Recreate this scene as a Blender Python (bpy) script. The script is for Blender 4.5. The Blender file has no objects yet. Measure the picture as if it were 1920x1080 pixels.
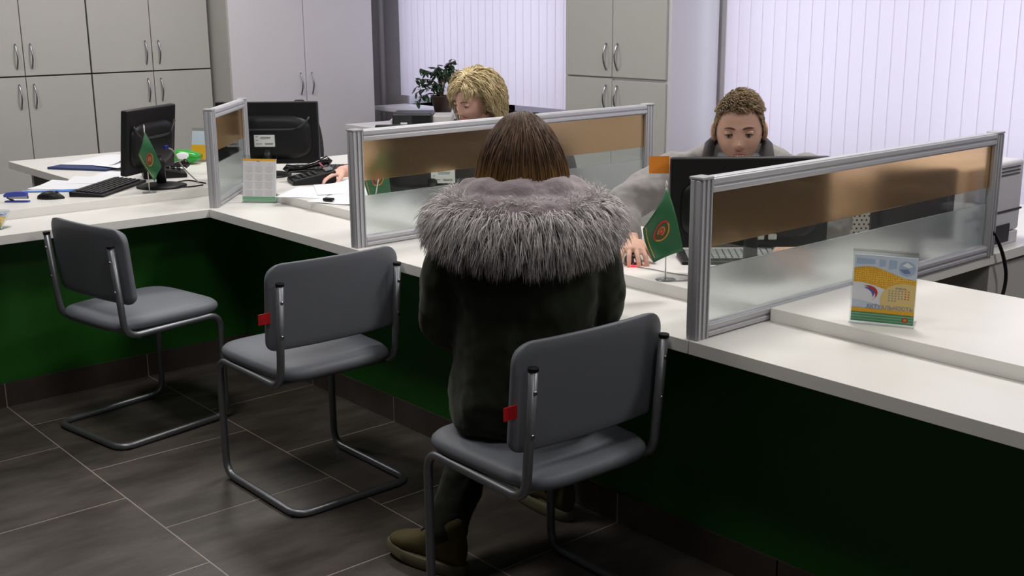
import bpy, bmesh, math, random
import numpy as np
from mathutils import Vector, Matrix, noise
random.seed(7)
S = bpy.context.scene
PI = math.pi

# ------------------------------------------------------------------ camera
CAM = Vector((4.429, -2.138, 1.570)); FPX = 2159.0
YAW, PITCH, ROLL = 2.432, 0.241, -0.0072
cf = Vector((math.cos(PITCH)*math.cos(YAW), math.cos(PITCH)*math.sin(YAW), -math.sin(PITCH)))
cr0 = Vector((math.sin(YAW), -math.cos(YAW), 0)); cu0 = cr0.cross(cf)
cr = cr0*math.cos(ROLL) + cu0*math.sin(ROLL); cu = cu0*math.cos(ROLL) - cr0*math.sin(ROLL)
cam = bpy.data.cameras.new('camera'); co = bpy.data.objects.new('camera', cam); S.collection.objects.link(co)
M = Matrix.Identity(4)
for i in range(3):
    M[i][0] = cr[i]; M[i][1] = cu[i]; M[i][2] = -cf[i]; M[i][3] = CAM[i]
co.matrix_world = M
cam.sensor_width = 36; cam.lens = FPX*36/1920; cam.clip_start = .05
S.camera = co
def at(px, py, dep):            # a point of the room from its sight line and its distance
    return CAM + (cf + cr*((px-960)/FPX) + cu*((540-py)/FPX))*dep

# ------------------------------------------------------------------ light and exposure
S.view_settings.view_transform = 'Standard'; S.view_settings.look = 'None'
S.view_settings.gamma = 1; S.view_settings.use_curve_mapping = False
S.view_settings.exposure = 0.0
W = bpy.data.worlds.new('world'); S.world = W; W.use_nodes = True
bg = W.node_tree.nodes['Background']; bg.inputs[0].default_value = (.86, .84, 1.0, 1); bg.inputs[1].default_value = 2.35
LAMP_POWER = 20.5
LAMPS = [(-1.6, .9), (.3, 1.2), (2.2, 1.2), (4.2, 1.2), (-1.6, -1.0), (.9, -.95), (2.8, -.95), (4.7, -.95)]
LAMP_SCALE = [1.1, 1.4, 1.4, 1.2, 1.0, .9, .5, .35]

# ------------------------------------------------------------------ helpers
C = S.collection
MATS = {}
def mat(name, col, rough=.5, metal=0, spec=.5, bump=None, var=None, trans=None, emit=None, sheen=0, coat=0):
    if name in MATS: return MATS[name]
    m = bpy.data.materials.new(name); m.use_nodes = True; nt = m.node_tree; b = nt.nodes['Principled BSDF']
    b.inputs['Base Color'].default_value = (*col, 1); b.inputs['Roughness'].default_value = rough
    b.inputs['Metallic'].default_value = metal; b.inputs['Specular IOR Level'].default_value = spec
    b.inputs['Sheen Weight'].default_value = sheen; b.inputs['Coat Weight'].default_value = coat
    tc = nt.nodes.new('ShaderNodeTexCoord')
    if var:      # (scale, amount, [detail]) slow tone variation of the material itself
        n = nt.nodes.new('ShaderNodeTexNoise'); n.inputs['Scale'].default_value = var[0]; n.inputs['Detail'].default_value = 6
        nt.links.new(tc.outputs['Object'], n.inputs['Vector'])
        mr = nt.nodes.new('ShaderNodeMapRange'); mr.inputs['To Min'].default_value = 1-var[1]; mr.inputs['To Max'].default_value = 1+var[1]
        mr.inputs['From Min'].default_value = .3; mr.inputs['From Max'].default_value = .7
        nt.links.new(n.outputs[0], mr.inputs['Value'])
        vm = nt.nodes.new('ShaderNodeVectorMath'); vm.operation = 'SCALE'; vm.inputs[0].default_value = col
        nt.links.new(mr.outputs[0], vm.inputs['Scale']); nt.links.new(vm.outputs[0], b.inputs['Base Color'])
    if bump:
        n = nt.nodes.new('ShaderNodeTexNoise'); n.inputs['Scale'].default_value = bump[0]; n.inputs['Detail'].default_value = 4
        nt.links.new(tc.outputs['Object'], n.inputs['Vector'])
        bp = nt.nodes.new('ShaderNodeBump'); bp.inputs['Strength'].default_value = bump[1]; bp.inputs['Distance'].default_value = bump[2]
        nt.links.new(n.outputs[0], bp.inputs['Height']); nt.links.new(bp.outputs[0], b.inputs['Normal'])
    if emit:
        b.inputs['Emission Color'].default_value = (*emit[0], 1); b.inputs['Emission Strength'].default_value = emit[1]
    MATS[name] = m; return m

def strand_mat(name, c1, c2, rough=.45, zmix=None, spec=.3):
    """fibres: colour differs from strand to strand; zmix=(z0,z1,c3) dyed towards the tips in world height"""
    m = bpy.data.materials.new(name); m.use_nodes = True; nt = m.node_tree; b = nt.nodes['Principled BSDF']
    g = nt.nodes.new('ShaderNodeNewGeometry'); r = nt.nodes.new('ShaderNodeMix'); r.data_type = 'RGBA'
    r.inputs[6].default_value = (*c1, 1); r.inputs[7].default_value = (*c2, 1)
    nt.links.new(g.outputs['Random Per Island'], r.inputs[0]); out = r.outputs[2]
    if zmix:
        tc = nt.nodes.new('ShaderNodeTexCoord'); sx = nt.nodes.new('ShaderNodeSeparateXYZ'); nt.links.new(tc.outputs['Object'], sx.inputs[0])
        mr = nt.nodes.new('ShaderNodeMapRange'); mr.inputs['From Min'].default_value = zmix[0]; mr.inputs['From Max'].default_value = zmix[1]
        nt.links.new(sx.outputs['Z'], mr.inputs['Value'])
        r2 = nt.nodes.new('ShaderNodeMix'); r2.data_type = 'RGBA'; nt.links.new(mr.outputs[0], r2.inputs[0])
        nt.links.new(out, r2.inputs[6]); r2.inputs[7].default_value = (*zmix[2], 1); out = r2.outputs[2]
    nt.links.new(out, b.inputs['Base Color']); b.inputs['Roughness'].default_value = rough; b.inputs['Specular IOR Level'].default_value = spec
    MATS[name] = m; return m

def link(o, parent=None):
    C.objects.link(o)
    if parent: o.parent = parent
    return o
def tag(o, label=None, cat=None, group=None, kind=None):
    if label: o['label'] = label
    if cat: o['category'] = cat
    if group: o['group'] = group
    if kind: o['kind'] = kind
    return o
def thing(name, label, cat, loc=(0, 0, 0), rz=0, group=None):
    o = bpy.data.objects.new(name, None); link(o); o.location = loc; o.rotation_euler = (0, 0, rz); o.empty_display_size = .05
    return tag(o, label, cat, group)

class MB:
    def __init__(s): s.v = []; s.f = []
    def add(s, vs, fs):
        k = len(s.v); s.v += [tuple(v) for v in vs]; s.f += [tuple(i+k for i in f) for f in fs]; return s
    def box(s, x0, x1, y0, y1, z0, z1):
        return s.add([(x, y, z) for z in (z0, z1) for y in (y0, y1) for x in (x0, x1)],
                     [(0, 2, 3, 1), (4, 5, 7, 6), (0, 1, 5, 4), (2, 6, 7, 3), (0, 4, 6, 2), (1, 3, 7, 5)])
    def obox(s, c, d, ux=(1, 0, 0), uy=(0, 1, 0), uz=None):
        c = Vector(c); ux = Vector(ux).normalized(); uy = Vector(uy).normalized(); uz = Vector(uz).normalized() if uz else ux.cross(uy)
        v = [c + ux*(d[0]/2*i) + uy*(d[1]/2*j) + uz*(d[2]/2*k) for k in (-1, 1) for j in (-1, 1) for i in (-1, 1)]
        return s.add(v, [(0, 2, 3, 1), (4, 5, 7, 6), (0, 1, 5, 4), (2, 6, 7, 3), (0, 4, 6, 2), (1, 3, 7, 5)])
    def prism(s, poly, z0, z1):
        n = len(poly)
        return s.add([(x, y, z0) for x, y in poly] + [(x, y, z1) for x, y in poly],
                     [tuple(range(n-1, -1, -1)), tuple(range(n, 2*n))] + [(i, (i+1) % n, n+(i+1) % n, n+i) for i in range(n)])
    def slab(s, poly3, off):
        off = Vector(off); n = len(poly3)
        return s.add([Vector(p) for p in poly3] + [Vector(p)+off for p in poly3],
                     [tuple(range(n-1, -1, -1)), tuple(range(n, 2*n))] + [(i, (i+1) % n, n+(i+1) % n, n+i) for i in range(n)])
    def rings(s, R, cap=True, closed=False):
        n = len(R[0]); k = len(R); vs = [p for r in R for p in r]; fs = []
        for i in range(k if closed else k-1):
            for j in range(n):
                a, b = i*n, ((i+1) % k)*n
                fs.append((a+j, a+(j+1) % n, b+(j+1) % n, b+j))
        if cap and not closed:
            fs.append(tuple(range(n-1, -1, -1))); fs.append(tuple(range((k-1)*n, k*n)))
        return s.add(vs, fs)
    def tube(s, pts, r, n=12, cap=True, closed=False):
        P = [Vector(p) for p in pts]; k = len(P); R = []
        rr = r if isinstance(r, (list, tuple)) else [r]*k
        t0 = (P[1]-P[0]).normalized(); up = Vector((0, 0, 1)) if abs(t0.z) < .9 else Vector((1, 0, 0))
        a = t0.cross(up).normalized()
        for i in range(k):
            if closed: t = (P[(i+1) % k]-P[i-1]).normalized()
            else: t = (P[min(i+1, k-1)]-P[max(i-1, 0)]).normalized()
            a = (a - t*a.dot(t)).normalized(); b = t.cross(a)
            R.append([P[i] + (a*math.cos(2*PI*j/n) + b*math.sin(2*PI*j/n))*rr[i] for j in range(n)])
        return s.rings(R, cap, closed)
    def cyl(s, p, q, r, n=20, r2=None): return s.tube([p, q], [r, r if r2 is None else r2], n)
    def ell(s, c, rad, ux=(1, 0, 0), uy=(0, 1, 0), uz=(0, 0, 1), n=20, m=14):
        c = Vector(c); ux, uy, uz = Vector(ux), Vector(uy), Vector(uz); R = []
        for i in range(m+1):
            th = PI*max(.02, min(m-.02, i))/m
            R.append([c + ux*(rad[0]*math.sin(th)*math.cos(2*PI*j/n)) + uy*(rad[1]*math.sin(th)*math.sin(2*PI*j/n)) - uz*(rad[2]*math.cos(th)) for j in range(n)])
        return s.rings(R)
    def lathe(s, prof, c=(0, 0, 0), n=24):
        c = Vector(c); return s.rings([[c+Vector((r*math.cos(2*PI*j/n), r*math.sin(2*PI*j/n), z)) for j in range(n)] for r, z in prof])
    def build(s, name, m, parent=None, bevel=0, seg=2, smooth=None, kind=None):
        me = bpy.data.meshes.new(name); me.from_pydata(s.v, [], s.f); me.update()
        o = bpy.data.objects.new(name, me); link(o, parent); me.materials.append(m)
        if len(s.v) < 60000:
            bm = bmesh.new(); bm.from_mesh(me); bmesh.ops.recalc_face_normals(bm, faces=bm.faces); bm.to_mesh(me); bm.free()
        if bevel:
            md = o.modifiers.new('bevel', 'BEVEL'); md.width = bevel; md.segments = seg; md.limit_method = 'ANGLE'; md.angle_limit = .6
        if smooth is None: smooth = bool(bevel)
        if smooth:
            me.polygons.foreach_set('use_smooth', [True]*len(me.polygons))
            try: me.set_sharp_from_angle(angle=.7)
            except Exception: pass
        if kind: o['kind'] = kind
        return o
def smooth_all(o):
    o.data.polygons.foreach_set('use_smooth', [True]*len(o.data.polygons)); return o
def rounded(pts, r, n=6):
    """polyline with its inner corners rounded"""
    P = [Vector(p) for p in pts]; out = [P[0]]
    for i in range(1, len(P)-1):
        a = (P[i-1]-P[i]); b = (P[i+1]-P[i]); la, lb = a.length, b.length; a.normalize(); b.normalize()
        q = min(r, la*.49, lb*.49); p0 = P[i]+a*q; p2 = P[i]+b*q
        for k in range(n+1):
            t = k/n; out.append(p0*(1-t)**2 + P[i]*2*t*(1-t) + p2*t*t)
    return out+[P[-1]]
def copy_tree(o, parent=None):
    c = o.copy(); C.objects.link(c); c.parent = parent
    for ch in list(o.children): copy_tree(ch, c)
    return c
def text_mesh(s, size, name, m, parent, origin, ux, uy, align='LEFT', depth=.0002, bold=0):
    cu_ = bpy.data.curves.new('t', 'FONT'); cu_.body = s; cu_.size = size; cu_.align_x = align; cu_.extrude = depth; cu_.offset = bold
    o = bpy.data.objects.new('t', cu_); link(o); dg = bpy.context.evaluated_depsgraph_get(); dg.update()
    me = bpy.data.meshes.new_from_object(o.evaluated_get(dg)); bpy.data.objects.remove(o)
    ux = Vector(ux).normalized(); uy = Vector(uy).normalized(); uz = ux.cross(uy); og = Vector(origin)
    for v in me.vertices: c_ = v.co.copy(); v.co = og + ux*c_.x + uy*c_.y + uz*c_.z
    ob = bpy.data.objects.new(name, me); link(ob, parent); me.materials.clear(); me.materials.append(m); return ob

# ------------------------------------------------------------------ materials
laminate = mat('white_laminate', (.80, .79, .76), .34, var=(3, .03))
laminate_edge = mat('laminate_edge', (.60, .58, .55), .5)
cab_grey = mat('cabinet_laminate', (.50, .49, .47), .45, var=(2, .03))
cab_white = mat('cabinet_side', (.66, .64, .68), .5)
steel = mat('brushed_handle', (.38, .39, .43), .3, 1)
alu = mat('anodised_aluminium', (.52, .52, .55), .5, .45)
chair_tube = mat('grey_tube', (.21, .22, .24), .36, .7)
chair_fab = mat('grey_leatherette', (.155, .166, .192), .5, bump=(60, .15, .002), spec=.35)
black = mat('black_plastic', (.008, .008, .009), .45, spec=.3)
black_gloss = mat('black_gloss', (.008, .008, .009), .15)
darkgrey = mat('dark_grey_plastic', (.022, .022, .025), .45)
white = mat('white_paper', (.82, .83, .88), .7)
plastic_white = mat('printer_plastic', (.62, .61, .64), .45)
wall_m = mat('grey_wall_paint', (.50, .48, .50), .8, var=(3, .05))
pale_m = mat('pale_wall_paint', (.6, .58, .62), .8)
far_m = mat('muted_wall_paint', (.09, .09, .09), .8)
green_wall = mat('green_panel_paint', (.012, .125, .006), .55, var=(2.5, .12))
red_tag = mat('red_label', (.6, .01, .015), .5)

def floor_material():
    m = bpy.data.materials.new('floor_tiles'); m.use_nodes = True; nt = m.node_tree; b = nt.nodes['Principled BSDF']
    tc = nt.nodes.new('ShaderNodeTexCoord'); mp = nt.nodes.new('ShaderNodeMapping'); mp.inputs['Location'].default_value = (-.018+.301, .81, 0)
    nt.links.new(tc.outputs['Object'], mp.inputs[0])
    br = nt.nodes.new('ShaderNodeTexBrick'); br.inputs['Scale'].default_value = 1; br.inputs['Brick Width'].default_value = .602; br.inputs['Row Height'].default_value = .6
    br.inputs['Mortar Size'].default_value = .0022; br.inputs['Mortar Smooth'].default_value = .1; br.offset = .5; br.offset_frequency = 2
    br.inputs['Color1'].default_value = (.8, .8, .8, 1); br.inputs['Color2'].default_value = (1.1, 1.1, 1.1, 1); br.inputs['Mortar'].default_value = (0, 0, 0, 1)
    nt.links.new(mp.outputs[0], br.inputs['Vector'])
    mp2 = nt.nodes.new('ShaderNodeMapping'); mp2.inputs['Scale'].default_value = (5, 1.6, 1); nt.links.new(tc.outputs['Object'], mp2.inputs[0])
    n1 = nt.nodes.new('ShaderNodeTexNoise'); n1.inputs['Scale'].default_value = 2.2; n1.inputs['Detail'].default_value = 9; n1.inputs['Roughness'].default_value = .65
    nt.links.new(mp2.outputs[0], n1.inputs['Vector'])
    r1 = nt.nodes.new('ShaderNodeValToRGB'); r1.color_ramp.elements[0].position = .35; r1.color_ramp.elements[0].color = (.050, .041, .036, 1)
    r1.color_ramp.elements[1].position = .72; r1.color_ramp.elements[1].color = (.115, .10, .088, 1); nt.links.new(n1.outputs[0], r1.inputs[0])
    mul = nt.nodes.new('ShaderNodeMix'); mul.data_type = 'RGBA'; mul.blend_type = 'MULTIPLY'; mul.inputs[0].default_value = .5
    nt.links.new(r1.outputs[0], mul.inputs[6]); nt.links.new(br.outputs['Color'], mul.inputs[7])
    mx = nt.nodes.new('ShaderNodeMix'); mx.data_type = 'RGBA'; nt.links.new(br.outputs['Fac'], mx.inputs[0]); nt.links.new(mul.outputs[2], mx.inputs[6])
    mx.inputs[7].default_value = (.36, .30, .26, 1); nt.links.new(mx.outputs[2], b.inputs['Base Color']); b.inputs['Roughness'].default_value = .42
    bp = nt.nodes.new('ShaderNodeBump'); bp.inputs['Strength'].default_value = .3; bp.inputs['Distance'].default_value = .002; bp.invert = True
    nt.links.new(br.outputs['Fac'], bp.inputs['Height']); nt.links.new(bp.outputs[0], b.inputs['Normal'])
    return m
floor_m = floor_material()
skirt_m = mat('skirting_tile', (.070, .055, .048), .4, var=(6, .3))
grout_m = mat('grout', (.36, .30, .26), .8)

def glass_material(name, kind, tint):
    m = bpy.data.materials.new(name); m.use_nodes = True; nt = m.node_tree; nt.nodes.remove(nt.nodes['Principled BSDF']); out = nt.nodes['Material Output']
    def N(t, **k):
        n = nt.nodes.new(t)
        for a, v in k.items(): n.inputs[a].default_value = v
        return n
    if kind == 'clear':
        a = N('ShaderNodeBsdfTransparent', Color=(*tint, 1)); b = N('ShaderNodeBsdfGlossy', Roughness=.02)
        lw = N('ShaderNodeLayerWeight', Blend=.5); pw = nt.nodes.new('ShaderNodeMath'); pw.operation = 'POWER'; pw.inputs[1].default_value = 5; ml = nt.nodes.new('ShaderNodeMath'); ml.operation = 'MULTIPLY_ADD'; ml.inputs[1].default_value = .85; ml.inputs[2].default_value = .035; nt.links.new(lw.outputs['Facing'], pw.inputs[0]); nt.links.new(pw.outputs[0], ml.inputs[0]); mx = N('ShaderNodeMixShader'); nt.links.new(ml.outputs[0], mx.inputs[0])
    else:
        a = N('ShaderNodeBsdfGlass', Color=(*tint, 1), Roughness=kind, IOR=1.45); b = N('ShaderNodeBsdfTranslucent', Color=(*tint, 1))
        mx = N('ShaderNodeMixShader'); mx.inputs[0].default_value = .08 if tint[2] > .8 else .02
        df = N('ShaderNodeBsdfDiffuse', Color=(*tint, 1)); m2 = N('ShaderNodeMixShader'); m2.inputs[0].default_value = .5
        nt.links.new(b.outputs[0], m2.inputs[1]); nt.links.new(df.outputs[0], m2.inputs[2]); b = m2
    nt.links.new(a.outputs[0], mx.inputs[1]); nt.links.new(b.outputs[0], mx.inputs[2]); nt.links.new(mx.outputs[0], out.inputs[0])
    MATS[name] = m; return m
glass_clear = glass_material('clear_glass', 'clear', (.93, .96, .95))
glass_frost = glass_material('frosted_glass', .26, (.93, .96, .96))
glass_tan = glass_material('tan_frosted_glass', .2, (.92, .77, .585))
acrylic = glass_material('clear_acrylic', 'clear', (.9, .92, .92))
def blind_material():
    m = bpy.data.materials.new('blind_fabric'); m.use_nodes = True; nt = m.node_tree; nt.nodes.remove(nt.nodes['Principled BSDF']); out = nt.nodes['Material Output']
    a = nt.nodes.new('ShaderNodeBsdfDiffuse'); a.inputs[0].default_value = (.8, .76, .84, 1)
    b = nt.nodes.new('ShaderNodeBsdfTranslucent'); b.inputs[0].default_value = (.86, .80, .90, 1)
    mx = nt.nodes.new('ShaderNodeMixShader'); mx.inputs[0].default_value = .45
    nt.links.new(a.outputs[0], mx.inputs[1]); nt.links.new(b.outputs[0], mx.inputs[2]); nt.links.new(mx.outputs[0], out.inputs[0]); return m
blind_m = blind_material()

# ------------------------------------------------------------------ room shell
def struct(name, mb, m, **k): return tag(mb.build(name, m, **k), kind='structure')
X0, X1, Y0, Y1, H = -3.45, 6.3, -4.6, 3.15, 2.9
WT = .35
struct('floor', MB().box(X0, X1, Y0, Y1, -.05, 0), floor_m)
struct('ceiling', MB().box(X0-.1, X1+.1, Y0-.1, Y1+.1, H, H+.08), mat('ceiling_board', (.42, .42, .42), .9))
struct('wall_left', MB().box(X0-.1, X0, Y0-.1, Y1+WT, -.05, H), pale_m)
struct('wall_right', MB().box(X1, X1+.1, Y0-.1, Y1+WT, -.05, H), far_m)
struct('wall_front', MB().box(X0, X1, Y0-.1, Y0, -.05, H), far_m)
WIN = [(-2.95, -.95, .83, 2.55), (.155, 3.6, .62, 2.55)]
wb = MB()
wb.box(X0, WIN[0][0], Y1, Y1+WT, 0, H); wb.box(WIN[0][1], WIN[1][0], Y1, Y1+WT, 0, H); wb.box(WIN[1][1], X1, Y1, Y1+WT, 0, H)
for a, b, z0, z1 in WIN: wb.box(a, b, Y1, Y1+WT, 0, z0); wb.box(a, b, Y1, Y1+WT, z1, H)
struct('wall_back', wb, wall_m)
white_frame = mat('white_window_frame', (.78, .76, .82), .4)
for i, (a, b, z0, z1) in enumerate(WIN):
    fr = MB(); y = Y1+.2
    fr.box(a, b, y, y+.06, z0, z0+.07); fr.box(a, b, y, y+.06, z1-.07, z1)
    k = 2 if i == 0 else 3
    for j in range(k+1):
        x = a + (b-a-.07)*j/k; fr.box(x, x+.07, y, y+.06, z0, z1)
    w = struct('window_%d' % (i+1), fr, white_frame)
    MB().box(a+.03, b-.03, y+.025, y+.031, z0+.03, z1-.03).build('window_pane', glass_clear, w)
    MB().box(a-.04, b+.04, Y1-(.30 if i == 0 else .10), Y1+.2, z0-.035, z0).build('window_sill', white_frame, w, bevel=.006)
    rv = MB(); rv.box(a, a+.025, Y1-.005, Y1+.2, z0, z1); rv.box(b-.025, b, Y1-.005, Y1+.2, z0, z1); rv.box(a, b, Y1-.005, Y1+.2, z1-.025, z1)
    rv.build('window_reveal', white_frame, w)
# heating pipe on the dark pier beside the first window
pp = MB().cyl((-3.22, Y1-.045, 0), (-3.22, Y1-.045, H), .022)
tag(pp.build('heating_pipe', mat('pipe_grey', (.42, .4, .42), .5)), 'grey vertical heating pipe on the dark pier left of the plant window', 'pipe')
smooth_all(bpy.data.objects['heating_pipe'])
# vertical blinds
def blind(name, label, xa, xb, z0, y):
    t = thing(name, label, 'blind', ((xa+xb)/2, y, z0))
    MB().box(xa-(xa+xb)/2, xb-(xa+xb)/2, -.02, .02, 1.74, 1.78).build('head_rail', white_frame, t)
    n = int((xb-xa)/.079); me = None
    for i in range(n):
        x = xa-(xa+xb)/2 + .04 + i*.079
        if me is None:
            mb = MB(); R = []
            for zz in (0.0, 1.74): R.append([(-.0418 + .0836*j/6, .004*math.cos((j/6-.5)*PI)-.002, zz) for j in range(7)])
            vs = R[0]+R[1]; mb.add(vs, [(j, j+1, 8+j, 7+j) for j in range(6)]); o = mb.build('slat', blind_m, t, smooth=True); me = o.data
        else: o = bpy.data.objects.new('slat', me); link(o, t)
        o.location = (x, 0, 0); o.rotation_euler = (0, 0, math.radians(2 + random.uniform(-.4, .4)))
    return t
blind('vertical_blind', 'lavender white vertical blind behind the potted plant and blonde woman', -2.91, -.98, .905, 3.06)
blind('vertical_blind', 'wide bright vertical blind behind the young man in grey', .235, 3.55, .645, 3.06)

# ceiling lights (off the picture, they light the room)
LAMP_AT = ['the left cabinets', 'the corner desk', 'the desk of the man in grey', 'the long right desk', 'the left counter run', 'the empty middle chair', 'the chair of the visitor', 'the near end of the counter']
for (x, y), k, wh in zip(LAMPS, LAMP_SCALE, LAMP_AT):
    t = thing('ceiling_light', 'square recessed ceiling light panel above '+wh, 'ceiling light', (x, y, H), 0, 'ceiling light panels')
    f = MB(); f.box(-.3, .3, -.3, -.28, -.03, 0); f.box(-.3, .3, .28, .3, -.03, 0); f.box(-.3, -.28, -.28, .28, -.03, 0); f.box(.28, .3, -.28, .28, -.03, 0)
    f.build('light_frame', white_frame, t)
    MB().box(-.28, .28, -.28, .28, -.012, -.008).build('diffuser', mat('lit_diffuser', (.9, .9, .9), .5, emit=((1, .97, .92), 2.0)), t)
    la = bpy.data.lights.new('lamp', 'AREA'); la.size = .54; la.energy = LAMP_POWER*k; la.color = (1, .965, .92)
    lo = bpy.data.objects.new('lamp', la); link(lo, t); lo.location = (0, 0, -.035)

# ------------------------------------------------------------------ wall cabinets
def handle(mb, p, n, u, L=.14):
    """bow handle from p, standing off along n, running along u"""
    p = Vector(p); n = Vector(n); u = Vector(u)
    pts = [p + u*(L*(t-.5)) + n*(.004+.026*math.sin(PI*t)) for t in [i/10 for i in range(11)]]
    return mb.tube(pts, .005, 8)
def cabinet(name, label, cat, face, a, b, z1, back, doors, mats, handles, split=1.16, plinth=.08, group=None):
    """face: ('x',v) faces +x with width along y, or ('y',v) faces -y with width along x. doors: list of (a0,a1,z0,z1,handle_side,handle_z)"""
    ax, v = face
    cx_ = (v, (a+b)/2, 0) if ax == 'x' else ((a+b)/2, v, 0)
    t = thing(name, label, cat, cx_, 0, group); mc, md = mats; mid = (a+b)/2
    def bx(mb, a0, a1, d0, d1, z0, z1_):   # d: distance behind the front plane
        if ax == 'x': mb.box(-d1, -d0, a0-mid, a1-mid, z0, z1_)
        else: mb.box(a0-mid, a1-mid, d0, d1, z0, z1_)
        return mb
    c = MB(); bx(c, a, b, .019, back, plinth, z1); c.build('carcass', mc, t, bevel=.001)
    bx(MB(), a+.01, b-.01, .04, back-.02, 0, plinth).build('plinth', mc, t)
    for a0, a1, z0, zt, hs, hz in doors:
        d = bx(MB(), a0+.0025, a1-.0025, 0, .018, z0+.0025, zt-.0025).build('door', md, t, bevel=.0015)
        hp = (a1-.045 if hs > 0 else a0+.045) - mid
        if ax == 'x': hm = handle(MB(), (0, hp, hz), (1, 0, 0), (0, 0, 1), .15)
        else: hm = handle(MB(), (hp, 0, hz), (0, -1, 0), (0, 0, 1), .15)
        smooth_all(hm.build('handle', steel, d))
    return t
dark_gap = mat('cabinet_gap', (.06, .055, .055), .6)
for i, (a, b, lab) in enumerate([(-1.765, -.945, 'grey two door storage cabinet furthest left along the wall, mostly out of view'),
                                 (-.94, -.118, 'grey storage cabinet left of the one with paired doors, at the photo edge'),
                                 (-.115, .707, 'grey storage cabinet behind the stapler and mouse, leftmost pair of upper and lower doors'),
                                 (.712, 1.536, 'grey storage cabinet behind the green flag monitor, next to the tall wardrobe')]):
    if i < 1: continue
    m_ = (a+b)/2
    cabinet('storage_cabinet', lab, 'cabinet', ('x', -3.0), a, b, 2.3, .42,
            [(a, m_, .08, 1.16, 1, 1.04), (m_, b, .08, 1.16, -1, 1.04), (a, m_, 1.164, 2.3, 1, 1.285), (m_, b, 1.164, 2.3, -1, 1.285)],
            (dark_gap, cab_grey), None, group='grey cabinets along the left wall')
pale_cab = mat('pale_wardrobe_laminate', (.68, .66, .69), .5, var=(2, .02))
cabinet('wardrobe', 'pale two door wardrobe standing forward of the grey cabinets, behind the black monitor with label', 'wardrobe',
        ('x', -2.745), 1.556, 2.70, 2.4, .68, [(1.556, 2.128, .08, 2.4, 1, 1.045), (2.128, 2.70, .08, 2.4, -1, 1.045)], (cab_grey, pale_cab), None)
cab_cool = mat('grey_green_laminate', (.44, .44, .42), .45, var=(2, .02))
cabinet('storage_cabinet', 'grey cabinet between the two bright windows with window light painted into its pale side panel', 'cabinet',
        ('y', 2.70), -.715, .124, 2.3, .42,
        [(-.697, -.306, .08, 1.155, 1, 1.04), (-.306, .107, .08, 1.145, -1, 1.04), (-.697, -.306, 1.16, 2.3, 1, 1.278), (-.306, .107, 1.16, 2.3, -1, 1.278)],
        (cab_white, cab_cool), None)  # carcass paler than the doors: window light on its side put into the colour

# ------------------------------------------------------------------ reception counter
XE = 5.6; YS = -3.4
def counter(label, ledge_poly, panel, skirt, joints, axis):
    x, y = ledge_poly[0]; t = thing('reception_counter', label, 'counter', (0, 0, 0), 0, 'white reception counter runs')
    o = MB().prism(ledge_poly, .715, .75).build('ledge', laminate, t, bevel=.0012)
    MB().box(*panel, .1, .715).build('front_panel', green_wall, t)
    MB().box(*skirt, 0, .1).build('skirting', skirt_m, t)
    g = MB()
    for j in joints:
        if axis == 'y': g.box(skirt[1]-.001, skirt[1]+.0006, j-.002, j+.002, 0, .1)
        else: g.box(j-.002, j+.002, skirt[2]-.0006, skirt[2]+.001, 0, .1)
    g.build('grout_line', grout_m, t)
    return t
t = counter('left run of the white counter, ledge with stapler and flag behind', [(0, 0), (-.36, .36), (-.36, YS), (0, YS)],
        (-.32, -.277, YS, .276), (-.31, -.267, YS, .276), [-.81+.6*k for k in range(-4, 2)], 'y')
t = counter('middle run of the white counter where the visitor sits', [(0.001, 0), (2.614, 0), (2.614, .36), (-.36, .362)],
        (-.277, 2.614, .276, .32), (-.267, 2.614, .266, .31), [.018+.602*(k+.5) for k in range(0, 5)], 'x')
t = counter('near right run of the white counter below the desk calendar', [(2.617, 0), (XE, 0), (XE, .36), (2.617, .36)],
        (2.614, XE, .276, .32), (2.614, XE, .266, .31), [.018+.602*(k+.5) for k in range(4, 10)], 'x')

# desks behind the ledge, top at .787
def desk(label, poly, z1, th, panels, rot=None):
    t = thing('office_desk', label, 'desk'); MB().prism(poly, z1-th, z1).build('desktop', laminate, t, bevel=.0015)
    for p in panels: MB().box(*p).build('side_panel', cab_grey, t, bevel=.001)
    return t
r_ = lambda c, r, a0, a1, n=6: [(c[0]+r*math.cos(math.radians(a0+(a1-a0)*i/n)), c[1]+r*math.sin(math.radians(a0+(a1-a0)*i/n))) for i in range(n+1)]
desk('L shaped desk behind the left counter, holding papers, flag and keyboard',
     [(-.33, YS+.1), (-.33, .345), (-.52, .56), (-1.9, .56), (-1.9, -.20), (-1.05, -.20)] + r_((-1.0+.02, -.28), .08, 90, 0)[1:] + [(-.78, -.55), (-.78, YS+.1)],
     .787, .037, [(-1.62, -1.59, -.18, .54, 0, .75), (-.76, -.73, YS+.15, YS+.2, 0, .75), (-.76, -.73, -1.4, -1.37, 0, .75)])
desk('corner desk behind the first divider, holding phone and scattered documents',
     [(-.30, .367), (-.27, .30), (1.06, .30), (1.06, .89), (.3, .89), (.1, 1.0), (-.3, 1.5), (-.9, 1.5), (-.9, .60), (-.53, .60)],
     .787, .037, [(-.88, -.85, 1.27, 1.45, 0, .75), (1.0, 1.03, .4, .86, 0, .75)])
desk('desk of the man in grey, holding black monitor and mouse',
     [(1.105, .30), (2.594, .30), (2.594, .90), (1.105, .90)], .787, .037, [(1.12, 1.15, .42, .87, 0, .75), (2.56, 2.59, .33, .86, 0, .713)])
desk('long white desk at right holding the yellow and blue desk calendar',
     [(2.64, .30), (XE, .30), (XE, .885), (2.64, .885)], .787, .037, [(2.66, 2.69, .33, .86, 0, .75), (XE-.05, XE-.02, .33, .86, 0, .75)])
t = thing('side_desk', 'side desk beyond the near divider carrying the white printer', 'desk')
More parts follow.
